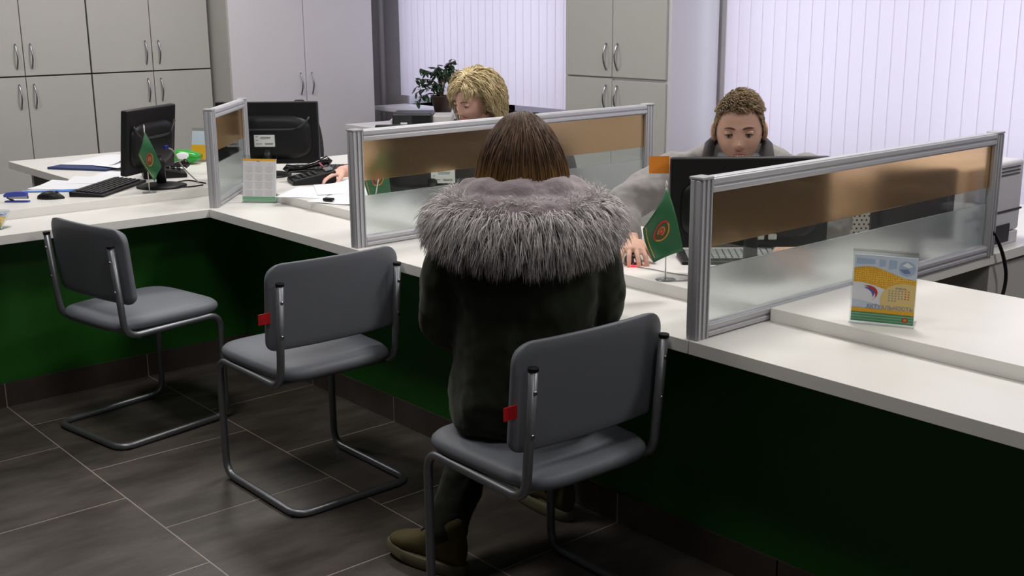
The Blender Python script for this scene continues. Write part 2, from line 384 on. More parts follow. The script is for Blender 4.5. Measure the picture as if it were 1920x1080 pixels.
MB().prism([(2.32, .905), (2.625, .905), (2.625, 2.55), (1.95, 2.55), (1.95, 1.42), (2.05, 1.28), (2.32, 1.0)], .715, .75).build('desktop', laminate, t, bevel=.0015)
MB().box(1.97, 2.616, 1.53, 1.64, 0, .714).build('side_panel', cab_grey, t)
MB().box(1.97, 2.606, 1.645, 2.5, 0, .70).build('pedestal', cab_grey, t, bevel=.002)

# ------------------------------------------------------------------ partitions
def partition(label, p, yaw, L):
    """glass divider running from p along yaw; local x = length"""
    t = thing('desk_divider', label, 'divider', (p[0], p[1], .75), yaw, 'glass desk dividers in aluminium frames')
    z1 = .409
    def post(x0, x1):
        mb = MB(); mb.box(x0, x1, -.016, .016, 0, z1-.004)
        n = 3; w = (x1-x0)/5
        for k in range(3): mb.box(x0+w*(2*k)+.002, x0+w*(2*k+1)-.002, -.0205, .0205, .001, z1-.006)
        mb.box(x0-.003, x0+.002, -.0145, -.004, .001, z1-.006); mb.box(x0-.003, x0+.002, .004, .0145, .001, z1-.006)
        o = mb.build('post', alu, t, bevel=.001); MB().box(x0-.003, x1+.001, -.021, .021, z1-.004, z1+.003).build('post_cap', mat('grey_cap', (.4, .4, .42), .4), o, bevel=.002)
    post(0, .042); post(L-.042, L)
    def rail(z0, z1_, top):
        h = z1_-z0; prof = []
        mb = MB(); mb.box(.042, L-.042, -.014, .014, z0, z1_)
        mb.box(.042, L-.042, -.019, .019, z0+h*.08, z0+h*.42); mb.box(.042, L-.042, -.019, .019, z0+h*.55, z0+h*.92)
        mb.build('top_rail' if top else 'bottom_rail', alu, t, bevel=.003, seg=3)
    rail(.0, .038, False); rail(z1-.040, z1, True)
    for nm, m_, a, b in (('frosted_pane', glass_frost, .036, .178), ('clear_pane', glass_clear, .178, .231), ('tan_frosted_pane', glass_tan, .231, .371)):
        o = MB().box(.040, L-.040, -.003, .003, a, b).build(nm, m_, t)
        if nm.startswith('tan'): o['label'] = 'tan frosted glass band'
    return t
partition('small glass divider set diagonally on the counter corner', (-.012, .030), math.radians(138.5), .60)
partition('glass divider between the visitor and the blonde woman', (1.081, .012), PI/2, 1.51)
partition('nearest glass divider, in front of the man in grey', (2.616, .012), PI/2, 1.50)

# ------------------------------------------------------------------ chairs
def make_chair(label):
    t = thing('visitor_chair', label, 'chair', (0, 0, 0), 0, 'grey cantilever chairs in front of the counter')
    Wc, zs, zt, xr, xf, lean, xb, xg = .433, .419, .754, .178, .229, .028, .237, .226
    h = Wc/2; r = .0125
    side = lambda s: [(-xr-lean, s*h, zt), (-xr, s*h, zs), (xf, s*h, zs+.004), (xg+.002, s*h, r), (-xb, s*h, r)]
    path = side(1) + [tuple(p) for p in reversed(side(-1))]
    P = rounded(path, .058, 8)
    smooth_all(MB().tube(P, r, 14).build('frame', chair_tube, t))
    cb = MB().cyl((-.12, -h, zs-.008), (-.12, h, zs-.008), .009, 12); cb.cyl((.13, -h, zs-.004), (.13, h, zs-.004), .009, 12)
    smooth_all(cb.build('cross_bar', chair_tube, t))
    for s in (1, -1):
        MB().cyl((-xr-lean, s*h, zt-.002), (-xr-lean-.0004, s*h, zt+.006), r+.0012, 14).build('end_cap', black, t)
        for x in (xg-.06, -xb+.035): MB().box(x-.014, x+.014, s*h-.009, s*h+.009, 0, .006).build('foot_pad', black, t)
        for z in (.70, .59):
            x = -xr-lean*(z-zs)/(zt-zs)-r; smooth_all(MB().ell((x, s*h, z), (.004, .006, .006), n=10, m=6).build('bolt', steel, t))
    # seat cushion: superellipse outline, domed top, rounded edge
    sm = MB(); R = []; n = 56; cx_ = .026; hw, hd = .222, .236
    def outl(k, z):
        o = []
        for j in range(n):
            a = 2*PI*j/n; c, s_ = math.cos(a), math.sin(a)
            wx = hd*math.copysign(abs(c)**.38, c); wy = hw*math.copysign(abs(s_)**.38, s_)
            wy *= 1 + .04*(wx/hd)
            o.append((cx_+wx*k, wy*k, z))
        return o
    for k, z in ((.90, .431), (.965, .434), (.99, .442), (1, .452), (.99, .462), (.955, .471), (.88, .4765), (.7, .481), (.4, .484), (.1, .485)): R.append(outl(k, z))
    seat = smooth_all(sm.rings(R).build('seat', chair_fab, t))
    # backrest
    bm_ = MB(); nx, nz = 28, 26; zb, zc, hw = .535, .813, .243
    def bp(u, v, side_):        # u -1..1, v 0..1
        rr = .055
        z = zb + (zc-zb)*v; y = u*hw
        # rounded upper corners
        lim = hw - (0 if z < zc-rr else (rr - math.sqrt(max(0, rr*rr-(z-(zc-rr))**2))))
        lim -= (0 if z > zb+.03 else (.03-math.sqrt(max(0, .03**2-(zb+.03-z)**2))))
        y = u*lim
        x = -xr-lean*(z-zs)/(zt-zs) + r + .020*(y/hw)**2 + .014*math.sin(v*PI)*0
        e = min(1, (1-abs(u))*9)*min(1, v*14)*min(1, (1-v)*12); e = math.sqrt(max(e, 0))
        th = (.012 + .030*e) if side_ else (.004-.004*e)
        return (x+th, y, z)
    cs = lambda q: (1-math.cos(PI*q))/2*.7+q*.3
    F = [[bp(-1+2*cs(i/nx), cs(j/nz), 1) for i in range(nx+1)] for j in range(nz+1)]
    B = [[bp(-1+2*cs(i/nx), cs(j/nz), 0) for i in range(nx+1)] for j in range(nz+1)]
    vs = [p for r0 in F for p in r0] + [p for r0 in B for p in r0]; N = (nx+1)*(nz+1); fs = []
    for j in range(nz):
        for i in range(nx):
            a = j*(nx+1)+i; fs.append((a, a+1, a+nx+2, a+nx+1)); fs.append((N+a, N+a+nx+1, N+a+nx+2, N+a+1))
    for i in range(nx):
        fs.append((i, N+i, N+i+1, i+1)); a = nz*(nx+1)+i; fs.append((a, a+1, N+a+1, N+a))
    for j in range(nz):
        a = j*(nx+1); fs.append((a, a+nx+1, N+a+nx+1, N+a)); a += nx; fs.append((a, N+a, N+a+nx+1, a+nx+1))
    o = bm_.add(vs, fs).build('backrest', chair_fab, t); smooth_all(o)
    return t
ch1 = make_chair('grey cantilever chair at left, side on, before the corner of the counter')
CH = [(.266, -.461, 1.737), (1.206, -.256, 3.148), (2.343, -.234, 3.114)]
ch2 = copy_tree(ch1); ch3 = copy_tree(ch1)
ch2['label'] = 'empty grey cantilever chair in the middle with red tag, beside the seated visitor'
ch3['label'] = 'grey cantilever chair the visitor in the dark parka sits on'
for c_, (x, y, a) in zip((ch1, ch2, ch3), CH): c_.location = (x, y, 0); c_.rotation_euler = (0, 0, a)
for c_ in (ch2, ch3):
    o = MB().box(-.172, -.169, .236, .276, .632, .665).build('tag', red_tag, c_); o['label'] = 'small red fabric tag'
    o.rotation_euler = (0, 0, .0)
# ------------------------------------------------------------------ monitors
label_white = mat('sticker_paper', (.7, .72, .70), .6)
ink = mat('printed_ink', (.06, .06, .07), .7)
def monitor(label, c, w, h, rz, tilt, desk_z, sticker=None, ports=False, ridge=True, neck_y=.05, base_r=.11):
    """c: centre of the panel; local +y is the back of the screen"""
    t = thing('computer_monitor', label, 'monitor', (c[0], c[1], desk_z), rz, 'black flat monitors on the desks')
    zc = c[2]-desk_z; ct, st = math.cos(tilt), math.sin(tilt)
    def T(x, y, z): return (x, y*ct + z*st, zc - y*st + z*ct)     # tilt about the panel centre
    def tb(mb, x0, x1, y0, y1, z0, z1):
        return mb.add([T(x, y, z) for z in (z0, z1) for y in (y0, y1) for x in (x0, x1)], [(0, 2, 3, 1), (4, 5, 7, 6), (0, 1, 5, 4), (2, 6, 7, 3), (0, 4, 6, 2), (1, 3, 7, 5)])
    hs = tb(MB(), -w/2, w/2, -.018, .014, -h/2, h/2).build('housing', black, t, bevel=.006, seg=3)
    tb(MB(), -w/2+.016, w/2-.016, -.0195, -.017, -h/2+.022, h/2-.016).build('screen', black_gloss, t)
    R = []
    for y, k in ((.010, 1), (.022, .97), (.032, .86), (.038, .70)):
        r0 = []
        for j in range(32):
            a = 2*PI*j/32; cx_, sz = math.cos(a), math.sin(a)
            r0.append(T(w*.44*k*math.copysign(abs(cx_)**.5, cx_), y, -h*.07 + h*.36*k*math.copysign(abs(sz)**.5, sz)))
        R.append(r0)
    smooth_all(MB().rings(R).build('back_shell', black, t))
    if ridge:
        P = [T(-w*.42+w*.84*i/20, .036 - .010*abs(i/10-1)**3, h*.06 + h*.20*abs(i/10-1)**6) for i in range(21)]
        smooth_all(MB().tube(P, .006, 8).build('back_ridge', darkgrey, t))
    if sticker:
        sx, sz, sw, sh = sticker
        o = tb(MB(), sx-sw/2, sx+sw/2, .037, .0392, sz-sh/2, sz+sh/2).build('sticker', label_white, t); o['label'] = 'white printed rating sticker'
        k = MB()
        for zz, xa, xb in ((.35, -.42, -.30), (.30, -.2, .3), (.18, -.2, .28), (.04, -.42, -.33), (-.25, -.42, -.12), (-.22, .0, .42), (-.30, .02, .40)):
            tb(k, sx-xb*sw, sx-xa*sw, .039, .0396, sz+zz*sh-.0012, sz+zz*sh+.0012)
        k.build('print', ink, o)
    if ports:
        for i, (x, ww, hh) in enumerate(((-.03, .02, .016), (-.065, .024, .016), (.05, .016, .022), (.012, .02, .014))):
            tb(MB(), x-ww/2, x+ww/2, .036, .048, -h/2+.03, -h/2+.03+hh).build('cable_plug', label_white if i < 3 else darkgrey, t, bevel=.002)
    smooth_all(MB().tube([(0, neck_y, .008), (0, neck_y, zc-h/2-.01+.05), (0, .03, zc-h/2+.06)], [.022, .02, .022], 14).build('neck', black, t))
    smooth_all(MB().lathe([(.001, .0), (base_r, 0), (base_r, .006), (base_r*.8, .012), (.03, .018), (.001, .019)], (0, neck_y, 0), 36).build('base', black, t))
    return t
m1 = monitor('black monitor behind the small green flag on the left desk, seen edge on', (-.535, -.005, 1.0), .40, .285, math.radians(125+180), math.radians(6), .787, ridge=True, neck_y=.045)
c2 = at(503, 249, 5.5)
monitor('black monitor with white sticker behind the small corner divider and telephone', c2, .485, .295, math.atan2(-.653, -.757)-PI/2+PI/2+math.radians(180-90+90)-0.0, 0, .787,
        sticker=(.012, -.034, .098, .056), ridge=True)
c3 = at(811, 300, 4.72)
monitor('black monitor of the blonde woman, seen through the middle glass divider', c3, .46, .29, 0, 0, .787, sticker=(-.044, -.062, .098, .056))
c4 = at(1404, 379, 3.40)
monitor('large black monitor hiding the mouth of the man in grey, orange note on its edge', c4, .468, .268, 0, 0, .787, ports=True, ridge=False)
mons = [o for o in bpy.data.objects if o.name.startswith('computer_monitor')]
for o in mons[1:]: o.rotation_euler = (0, 0, math.atan2(.757, .653) - PI)       # backs to the visitors
mons[3].rotation_euler = (0, 0, math.atan2(.757, .653) - PI)
orange = mat('orange_paper', (1, .32, .03), .7)
o = MB().obox(at(1236, 309, 3.405), (.060, .0006, .052), tuple(cr0), (cr0.cross(Vector((0, 0, 1)))[:])).build('sticky_note', orange)
tag(o, 'orange sticky note standing out from the left edge of the black monitor', 'sticky note')
k = MB()
for i, px in enumerate((1383, 1388, 1393, 1399, 1405, 1410, 1415)):
    p = at(px, 293.6, 3.384); k.obox(p, (.004, .001, .003 if i % 2 else .004), tuple(cr0), tuple(cr0.cross(Vector((0, 0, 1)))))
o = k.build('logo_print', label_white); o.parent = mons[3]; o.matrix_parent_inverse = Matrix.Translation(Vector((c4[0], c4[1], .787))).to_4x4().inverted() if False else (Matrix.Translation((c4[0], c4[1], .787)) @ Matrix.Rotation(mons[3].rotation_euler.z, 4, 'Z')).inverted()
o['kind'] = 'stuff'; o['label'] = 'tiny pale lettering on the top edge'

# ------------------------------------------------------------------ flags
flag_green = mat('flag_green', (.008, .115, .035), .5, sheen=.2)
flag_gold = mat('flag_gold', (.55, .30, .05), .5)
flag_red = mat('flag_red', (.50, .03, .02), .5)
flag_brown = mat('flag_dark_gold', (.10, .06, .01), .6)
def flag(label, base, tip, A, B, Cc, D, emb=(.5, .5), er=.22):
    t = thing('desk_flag', label, 'flag', base, 0, 'small green flags on white poles'); b = Vector(base)
    rel = lambda p: Vector(p)-b
    A, B, Cc, D, tp = map(rel, (A, B, Cc, D, tip))
    nrm = (B-A).cross(D-A).normalized()
    if nrm.dot(CAM-Vector(base)) < 0: nrm = -nrm
    white_rod = mat('white_rod', (.75, .75, .75), .4)
    smooth_all(MB().tube([(0, 0, 0), tp*.94], .0022, 8).build('pole', white_rod, t))
    smooth_all(MB().tube([tp*.93, tp*.96, tp*1.0], [.003, .004, .0006], 8).build('finial', white_rod, t))
    smooth_all(MB().lathe([(.001, 0), (.030, 0), (.030, .003), (.004, .007), (.001, .008)], (0, 0, 0), 24).build('base', acrylic, t))
    def P(u, v, off=0):
        p = A*(1-u)*(1-v) + D*u*(1-v) + B*(1-u)*v + Cc*u*v
        w = .006*math.sin(u*5+v*3)*(.3+v) + .010*math.sin((u+v)*PI)
        return p + nrm*(w+off)
    n = 16; m = MB(); m.add([P(i/n, j/n) for j in range(n+1) for i in range(n+1)], [(j*(n+1)+i, j*(n+1)+i+1, (j+1)*(n+1)+i+1, (j+1)*(n+1)+i) for j in range(n) for i in range(n)])
    o = m.build('cloth', flag_green, t, smooth=True); s_ = o.modifiers.new('s', 'SOLIDIFY'); s_.thickness = .0008; s_.offset = 0
    lu = (D-A).length; lv = (B-A).length; R = er*(lu+lv)/2
    def disc(name, r0, r1, mt, off, a0=0, a1=360, cu_=emb[0], cv_=emb[1]):
        mb = MB(); k_ = 28; vs = []
        for i in range(k_+1):
            a = math.radians(a0+(a1-a0)*i/k_)
            for r in (r0, r1): vs.append(P(cu_+r*math.cos(a)/lu, cv_+r*math.sin(a)/lv, off))
        mb.add(vs, [(2*i, 2*i+1, 2*i+3, 2*i+2) for i in range(k_)]); q = mb.build(name, mt, o); return q
    disc('emblem_disc', 0, R, flag_brown, .0012); disc('emblem_ring', R*.82, R, flag_red, .0018, 60, 250); disc('emblem_wreath', R*.84, R, flag_gold, .0018, 252, 418)
    disc('emblem_gold', R*.36, R*.46, flag_gold, .0018); disc('emblem_heart', R*.08, R*.34, flag_red, .0018); disc('emblem_core', 0, R*.10, flag_gold, .0018)
    st = MB(); vs = []
    for i in range(13):
        u = .06+.84*i/12
        for v in (.90, .925): vs.append(P(u, v, .0012))
    st.add(vs, [(2*i, 2*i+1, 2*i+3, 2*i+2) for i in range(12)]).build('gold_stripe', flag_gold, o)
    return t
flag('green flag with round red and gold emblem in front of the leftmost monitor', (-.373, -.092, .787), at(269.5, 233, 4.93),
     at(271, 246, 4.93), at(259, 291, 4.93), at(289, 340, 4.98), at(304, 313, 4.99), (.52, .52), .20)
flag('green flag with round red and gold emblem beside the mouse and the man in grey', (2.238, .335, .787), at(1250, 338, 3.24),
     at(1251.5, 352, 3.24), at(1205, 429, 3.24), at(1224, 492, 3.27), at(1282, 470, 3.27), (.48, .50), .21)
flag('green flag behind the middle glass divider, only its lower part clear', tuple(at(700, 366, 4.62).xy) + (.787,), at(722, 262, 4.62),
     at(722, 272, 4.62), at(676, 320, 4.62), at(694, 380, 4.66), at(734, 372, 4.66), (.5, .45), .2)

# ------------------------------------------------------------------ desk calendars
yel = mat('calendar_yellow', (.80, .42, .02), .5); cream = mat('calendar_cream', (.72, .55, .22), .5); cblue = mat('calendar_blue', (.36, .47, .62), .5)
cwhite = mat('calendar_white', (.75, .77, .82), .5); cgreen = mat('calendar_green', (.09, .30, .15), .5); cgreen2 = mat('calendar_pale_green', (.24, .48, .30), .5)
cgrey = mat('calendar_text_grey', (.28, .30, .36), .6); cdblue = mat('calendar_steel_blue', (.16, .22, .38), .5); corange = mat('calendar_text_orange', (.55, .14, .05), .6)
cpale = mat('calendar_pale_blue', (.55, .63, .74), .5)
def honey():
    m = bpy.data.materials.new('calendar_honeycomb'); m.use_nodes = True; nt = m.node_tree; b = nt.nodes['Principled BSDF']
    v = nt.nodes.new('ShaderNodeTexVoronoi'); v.inputs['Scale'].default_value = 190; v.inputs['Randomness'].default_value = .3; tc = nt.nodes.new('ShaderNodeTexCoord')
    nt.links.new(tc.outputs['Object'], v.inputs['Vector']); r = nt.nodes.new('ShaderNodeValToRGB'); r.color_ramp.elements[0].color = (.85, .62, .14, 1); r.color_ramp.elements[1].color = (.68, .33, .01, 1)
    r.color_ramp.elements[0].position = .1; r.color_ramp.elements[1].position = .5; nt.links.new(v.outputs['Distance'], r.inputs[0]); nt.links.new(r.outputs[0], b.inputs['Base Color']); return m
honey_m = honey()
def calendar(label, loc, rz, Wd, Ht, lean, kind):
    """local x: width, local -y: front"""
    t = thing('desk_calendar', label, 'calendar', loc, rz)
    sl = math.sin(lean); cl = math.cos(lean); X = Vector((1, 0, 0)); Z = Vector((0, sl, cl)); N_ = Vector((0, -cl, sl)); O = Vector((-Wd/2, 0, .006))
    def P(u, v, off=0): return O + X*(u*Wd) + Z*(v*Ht) + N_*off
    def poly(name, pts, m_, off, par):
        mb = MB(); n = len(pts); mb.add([P(u, v, off) for u, v in pts], [tuple(range(n))]); return mb.build(name, m_, par)
    st = MB(); st.slab([P(-.03, -.0, -.004), P(1.01, -.0, -.004), P(1.01, 1.07, -.004), P(-.03, 1.07, -.004)], N_*-.0022)
    st.slab([(-Wd/2-.004, -.01, 0), (Wd/2+.003, -.01, 0), (Wd/2+.003, .065, 0), (-Wd/2-.004, .065, 0)], (0, 0, .0022))
    st.slab([P(-.03, 1.055, -.0065), P(1.01, 1.055, -.0065), P(1.01, 1.085, -.0065), P(-.03, 1.085, -.0065)], N_*.012)
    st.build('acrylic_stand', acrylic, t)
    c = MB().slab([P(0, 0, 0), P(1, 0, 0), P(1, 1, 0), P(0, 1, 0)], N_*-.004).build('calendar_block', cwhite, t)
    e = .0004
    if kind == 'photo':
        poly('print_blue', [(0, .62), (1, .62), (1, 1), (0, 1)], cpale, e, c)
        for i, (u, w_) in enumerate(((.03, .30), (.40, .10), (.55, .13))): poly('print_smudge', [(u, .86-.03*i), (u+w_, .87-.02*i), (u+w_, .94), (u, .95)], cblue, e*1.5, c)
        top = [(0, .795), (.1, .815), (.2, .83), (.32, .83), (.45, .80), (.57, .765), (.68, .73), (.78, .70), (.9, .68), (1, .67)]
        bot = [(1, .50), (.8, .50), (.6, .50), (.46, .52), (.36, .55), (.22, .58), (.1, .59), (0, .585)]
        poly('print_white', [(0, .2), (1, .2), (1, .62), (0, .62)], cwhite, e*.7, c)
        poly('print_honeycomb', top+bot, honey_m, e*2, c)
        poly('print_pale_band', [(0, .20), (.5, .20), (.45, .26), (.2, .31), (0, .33)], cpale, e*1.2, c)
        circ = [(.845+.40*math.cos(a)*1, .345+.27*math.sin(a)) for a in [math.radians(q) for q in range(0, 360, 8)]]
        circ = [(min(u, 1), max(v, .20)) for u, v in circ]; poly('print_cream_circle', circ, cream, e*3, c)
        poly('print_crystal', [(.84+.135*math.cos(math.radians(q)), .835+.11*math.sin(math.radians(q))) for q in range(0, 360, 30)], cblue, e*3, c)
        poly('print_crystal_facet', [(.72, .82), (.80, .76), (.90, .77), (.86, .83)], cdblue, e*3.6, c); poly('print_crystal_light', [(.76, .88), (.84, .93), (.93, .87), (.86, .85)], cwhite, e*3.6, c)
        def swoosh(name, m_, k, off):
            a = []; b = []
            for i in range(13):
                s = i/12; ang = math.radians(100-150*s); u = .20+.17*math.cos(ang)*k; v = .42+.11*math.sin(ang)*k; w_ = .018*math.sin(PI*s)
                a.append((u+w_, v+w_)); b.append((u-w_, v-w_))
            poly(name, a+b[::-1], m_, off, c)
        swoosh('print_red_swirl', flag_red, 1.1, e*3); swoosh('print_blue_swirl', mat('calendar_blue_ink', (.10, .10, .35), .5), .82, e*3.2)
        text_mesh('АКТУАЛЬНОСТЬ', .0136, 'print_title', cgrey, c, P(.235, .208, e*4), X, Z, bold=.0002)
        text_mesh('ЯНВАРЬ', .0066, 'print_month', cgrey, c, P(.68, .52, e*4), X, Z)
        days = MB(); dred = MB()
        for r in range(5):
            for q in range(7):
                nday = r*7+q-2
                if r == 0 and q < 0 or nday > 31-2 and False: continue
                if r == 4 and q > 2: continue
                (dred if q > 4 else days).slab([P(.577+q*.051, .485-r*.037, e*4), P(.600+q*.051, .485-r*.037, e*4), P(.600+q*.051, .502-r*.037, e*4), P(.577+q*.051, .502-r*.037, e*4)], N_*.0001)
        days.build('print_dates', cgrey, c, kind='stuff'); dred.build('print_weekend_dates', corange, c, kind='stuff')
        poly('print_yellow_strip', [(0, .145), (1, .145), (1, .2), (0, .2)], yel, e*3.3, c)
        poly('print_green_base', [(0, 0), (1, 0), (1, .14), (0, .14)], cgreen, e*3, c)
        for v in (.035, .075, .115): poly('print_green_line', [(0, v-.009), (1, v-.009), (1, v+.007), (0, v+.007)], cgreen2, e*3.4, c)
        poly('print_emblem', [(.865+.05*math.cos(math.radians(q)), .07+.04*math.sin(math.radians(q))) for q in range(0, 360, 20)], flag_red, e*4, c)
        poly('print_emblem_core', [(.865+.03*math.cos(math.radians(q)), .07+.024*math.sin(math.radians(q))) for q in range(0, 360, 30)], flag_gold, e*4.6, c)
    else:
        poly('print_page', [(0, 0.1), (1, .1), (1, 1), (0, 1)], mat('calendar_page', (.66, .66, .68), .6), e, c)
        poly('print_yellow_band', [(0, .95), (1, .95), (1, 1), (0, 1)], yel, e*2, c)
        text_mesh('2016', .0075, 'print_year', ink, c, P(.42, .928, e*3), X, Z)
        faint = mat('calendar_faint_ink', (.48, .48, .52), .7)
        for r in range(4):
            for q in range(3):
                u0, v0 = .08+.30*q, .70-.19*r; g = MB()
                g.slab([P(u0+.06, v0+.17, e*2), P(u0+.18, v0+.17, e*2), P(u0+.18, v0+.18, e*2), P(u0+.06, v0+.18, e*2)], N_*.0001)
                for a in range(5):
                    for b in range(7): g.slab([P(u0+.032*b, v0+.028*a, e*2), P(u0+.02+.032*b, v0+.028*a, e*2), P(u0+.02+.032*b, v0+.012+.028*a, e*2), P(u0+.032*b, v0+.012+.028*a, e*2)], N_*.0001)
                g.build('month_grid', faint, c, kind='stuff')
        poly('print_green_base', [(0, 0), (1, 0), (1, .1), (0, .1)], cgreen2, e*2, c); poly('print_green_line', [(0, .055), (1, .055), (1, .065), (0, .065)], cgreen, e*3, c)
        poly('print_green_top', [(0, .088), (1, .088), (1, .105), (0, .105)], cgreen, e*3, c)
    return t
calendar('desk calendar with yellow honeycomb picture and grey title on the right desk', (2.928, .366, .787), math.radians(25), .150, .168, math.radians(3.5), 'photo')
calendar('pale year calendar in an acrylic stand by the corner divider', (-.004, .237, .75), math.atan2(.092, .124)+.05, .150, .182, math.radians(9), 'year')
calendar('desk calendar at the left photo edge, only its yellow and green corner showing', (-.185, -.845, .75), math.radians(40), .152, .080, math.radians(48), 'photo')

# ------------------------------------------------------------------ keyboards, mice, stapler, phones
def mat_at(loc, rz): return (loc[0], loc[1], loc[2])
def keyboard(label, loc, rz, L=.44, D=.15, tiltx=0, pale=False):
    t = thing('computer_keyboard', label, 'keyboard', loc, rz)
    MB().add([(-L/2, -D/2, 0), (L/2, -D/2, 0), (L/2, D/2, 0), (-L/2, D/2, 0), (-L/2, -D/2, .010), (L/2, -D/2, .010), (L/2, D/2, .024), (-L/2, D/2, .024)],
             [(3, 2, 1, 0), (4, 5, 6, 7), (0, 1, 5, 4), (1, 2, 6, 5), (2, 3, 7, 6), (3, 0, 4, 7)]).build('case', black, t, bevel=.003)
    kk = MB(); nx = 19
    for r in range(6):
        for q in range(nx):
            x = -L/2+.02+(L-.04)*(q+.5)/nx; y = -D/2+.018+(D-.036)*(r+.5)/6; z = .010+.014*(y+D/2)/D
            kk.box(x-.0085, x+.0085, y-.0078, y+.0078, z, z+.006)
    kk.build('keys', mat('pale_keycaps', (.30, .32, .32), .5) if pale else darkgrey, t, bevel=.0015, seg=1, kind='stuff'); t.children[-1]['label'] = 'rows of keys'
    return t
kb_c = (-.585, -.185)
keyboard('black keyboard lying askew between mouse and flag on the left desk', (kb_c[0], kb_c[1], .787), math.radians(133), .44, .155)
keyboard('black keyboard in front of the man in grey, behind the near divider', (2.23, .72, .787), math.radians(49), .42, .13, pale=True)
keyboard('black keyboard behind the telephone on the corner desk', (-.40, .86, .787), math.radians(49), .42, .13)
def mouse(label, loc, rz, m_=black, red=False):
    t = thing('computer_mouse', label, 'mouse', loc, rz)
    mb = MB(); R = []
    for i in range(13):
        s = i/12; x = -.055+.11*s; k_ = math.sin(PI*min(max(s, .03), .97))**.5; hw = .030*k_; hh = .034*math.sin(PI*min(.97, max(.04, (s*.85+.1))))**.8
        R.append([(x, hw*math.cos(a)*1.0, max(0, hh*math.sin(a))) for a in [2*PI*j/20 for j in range(20)]])
    smooth_all(mb.rings(R).build('shell', m_, t))
    MB().cyl((.025, -.004, .025), (.025, .004, .025), .008, 14).build('wheel', darkgrey, t)
    if red:
        q = MB().box(.030, .056, -.020, .020, .0005, .007).build('glowing_strip', mat('red_light', (.3, 0, 0), .4, emit=((1, .01, .02), 6)), t, bevel=.002); q['label'] = 'red glowing strip'
    return t
mouse('black mouse between the blue stapler and the keyboard', (-.505, -.470, .787), math.radians(52))
ms = mouse('dark red glowing mouse under the hand of the man in grey', (2.022, .425, .787), math.radians(-42), mat('dark_red_plastic', (.05, .006, .01), .25), red=True)
def cable(label, pts, r=.0022, m_=black, name='cable'):
    o = MB().tube(rounded(pts, .05, 6), r, 8).build(name, m_); smooth_all(o); return tag(o, label, 'cable')
cable('dark mouse cable curling towards the flag base on the desk of the man in grey', [(2.06, .385, .79), (2.13, .40, .79), (2.20, .40, .79), (2.27, .42, .79), (2.30, .36, .79), (2.25, .31, .79)], .0016, mat('grey_wire', (.2, .2, .2), .5))
cable('black power cable hanging down beside the white printer', [(2.57, 1.50, .83), (2.63, 1.50, .84), (2.650, 1.545, .76), (2.648, 1.60, .66), (2.645, 1.56, .55), (2.645, 1.54, .2)], .0062)
beige = mat('beige_cable', (.42, .38, .33), .5)
cable('beige monitor cable looping down behind the leftmost monitor', [at(317, 278, 5.06), at(324, 281, 5.08), at(334, 300, 5.12), at(346, 318, 5.2), tuple(at(372, 328, 5.25).xy)+(.792,)], .0032, beige)
cable('black cable lying on the left desk behind the divider, upper one', [tuple(at(333, 333, 5.3).xy)+(.79,), tuple(at(352, 326, 5.35).xy)+(.79,), tuple(at(385, 336, 5.25).xy)+(.79,)], .003)
cable('black cable lying on the left desk behind the divider, nearer one', [tuple(at(300, 347, 5.15).xy)+(.79,), tuple(at(352, 346, 5.14).xy)+(.79,), tuple(at(380, 338, 5.2).xy)+(.79,)], .003)
plug = MB().obox(at(311, 276, 5.08), (.022, .014, .016), (math.cos(2.2), math.sin(2.2), 0), (-math.sin(2.2), math.cos(2.2), 0)).build('cable_plug', mat('blue_plug', (.01, .015, .28), .4), bevel=.003)
tag(plug, 'blue video plug at the back of the leftmost monitor', 'plug')

blue = mat('blue_plastic', (.05, .075, .42), .35)
t = thing('stapler', 'blue stapler at the left end of the desk beside the mouse', 'stapler', (-.515, -.605, .787), math.radians(48))
MB().slab([(-.05, -.012, 0), (.05, -.012, 0), (.05, .012, 0), (-.05, .012, 0)], (0, 0, .006)).build('base', blue, t, bevel=.002)
MB().add([(x, y, z) for x, z in ((-.052, .020), (.045, .026), (.045, .042), (.0, .046), (-.04, .040), (-.055, .030)) for y in (-.010, .010)],
         [(0, 2, 4, 6, 8, 10), (11, 9, 7, 5, 3, 1)] + [(2*i, 2*i+1, (2*i+3) % 12, (2*i+2) % 12) for i in range(6)]).build('handle', blue, t, bevel=.003)
MB().box(-.035, .046, -.006, .006, .014, .026).build('magazine', steel, t); MB().obox((-.028, 0, .012), (.03, .012, .006), (.8, 0, -.5), (0, 1, 0)).build('hinge', black, t)

def phone(label, loc, rz):
    t = thing('desk_phone', label, 'telephone', loc, rz)
    MB().add([(-.08, -.10, 0), (.08, -.10, 0), (.08, .10, 0), (-.08, .10, 0), (-.078, -.098, .022), (.078, -.098, .022), (.078, .098, .060), (-.078, .098, .060)],
             [(3, 2, 1, 0), (4, 5, 6, 7), (0, 1, 5, 4), (1, 2, 6, 5), (2, 3, 7, 6), (3, 0, 4, 7)]).build('body', black, t, bevel=.006, seg=3)
    kp = MB()
    for i in range(3):
        for j in range(4): x = .0+.028*i; y = -.07+.026*j; kp.box(x-.009, x+.009, y-.007, y+.007, .022+.19*(y+.1), .032+.19*(y+.1))
    kp.build('keypad', darkgrey, t, bevel=.002, kind='stuff')
    P = [(-.052, -.11, .050), (-.052, -.095, .066), (-.052, -.04, .060), (-.052, .03, .074), (-.052, .085, .092), (-.052, .10, .078)]
    smooth_all(MB().tube(P, [.016, .020, .011, .012, .020, .016], 14).build('handset', black_gloss, t))
    MB().obox((.03, .07, .062), (.07, .035, .006), (1, 0, 0), (0, .98, .19)).build('display', mat('grey_display', (.22, .24, .24), .3), t)
    return t
phone('black desk telephone under the hand of the blonde woman', (-.145, .585, .787), math.radians(-20))
phone('black desk telephone standing behind the leftmost monitor', (-.80, .17, .787), math.radians(160))
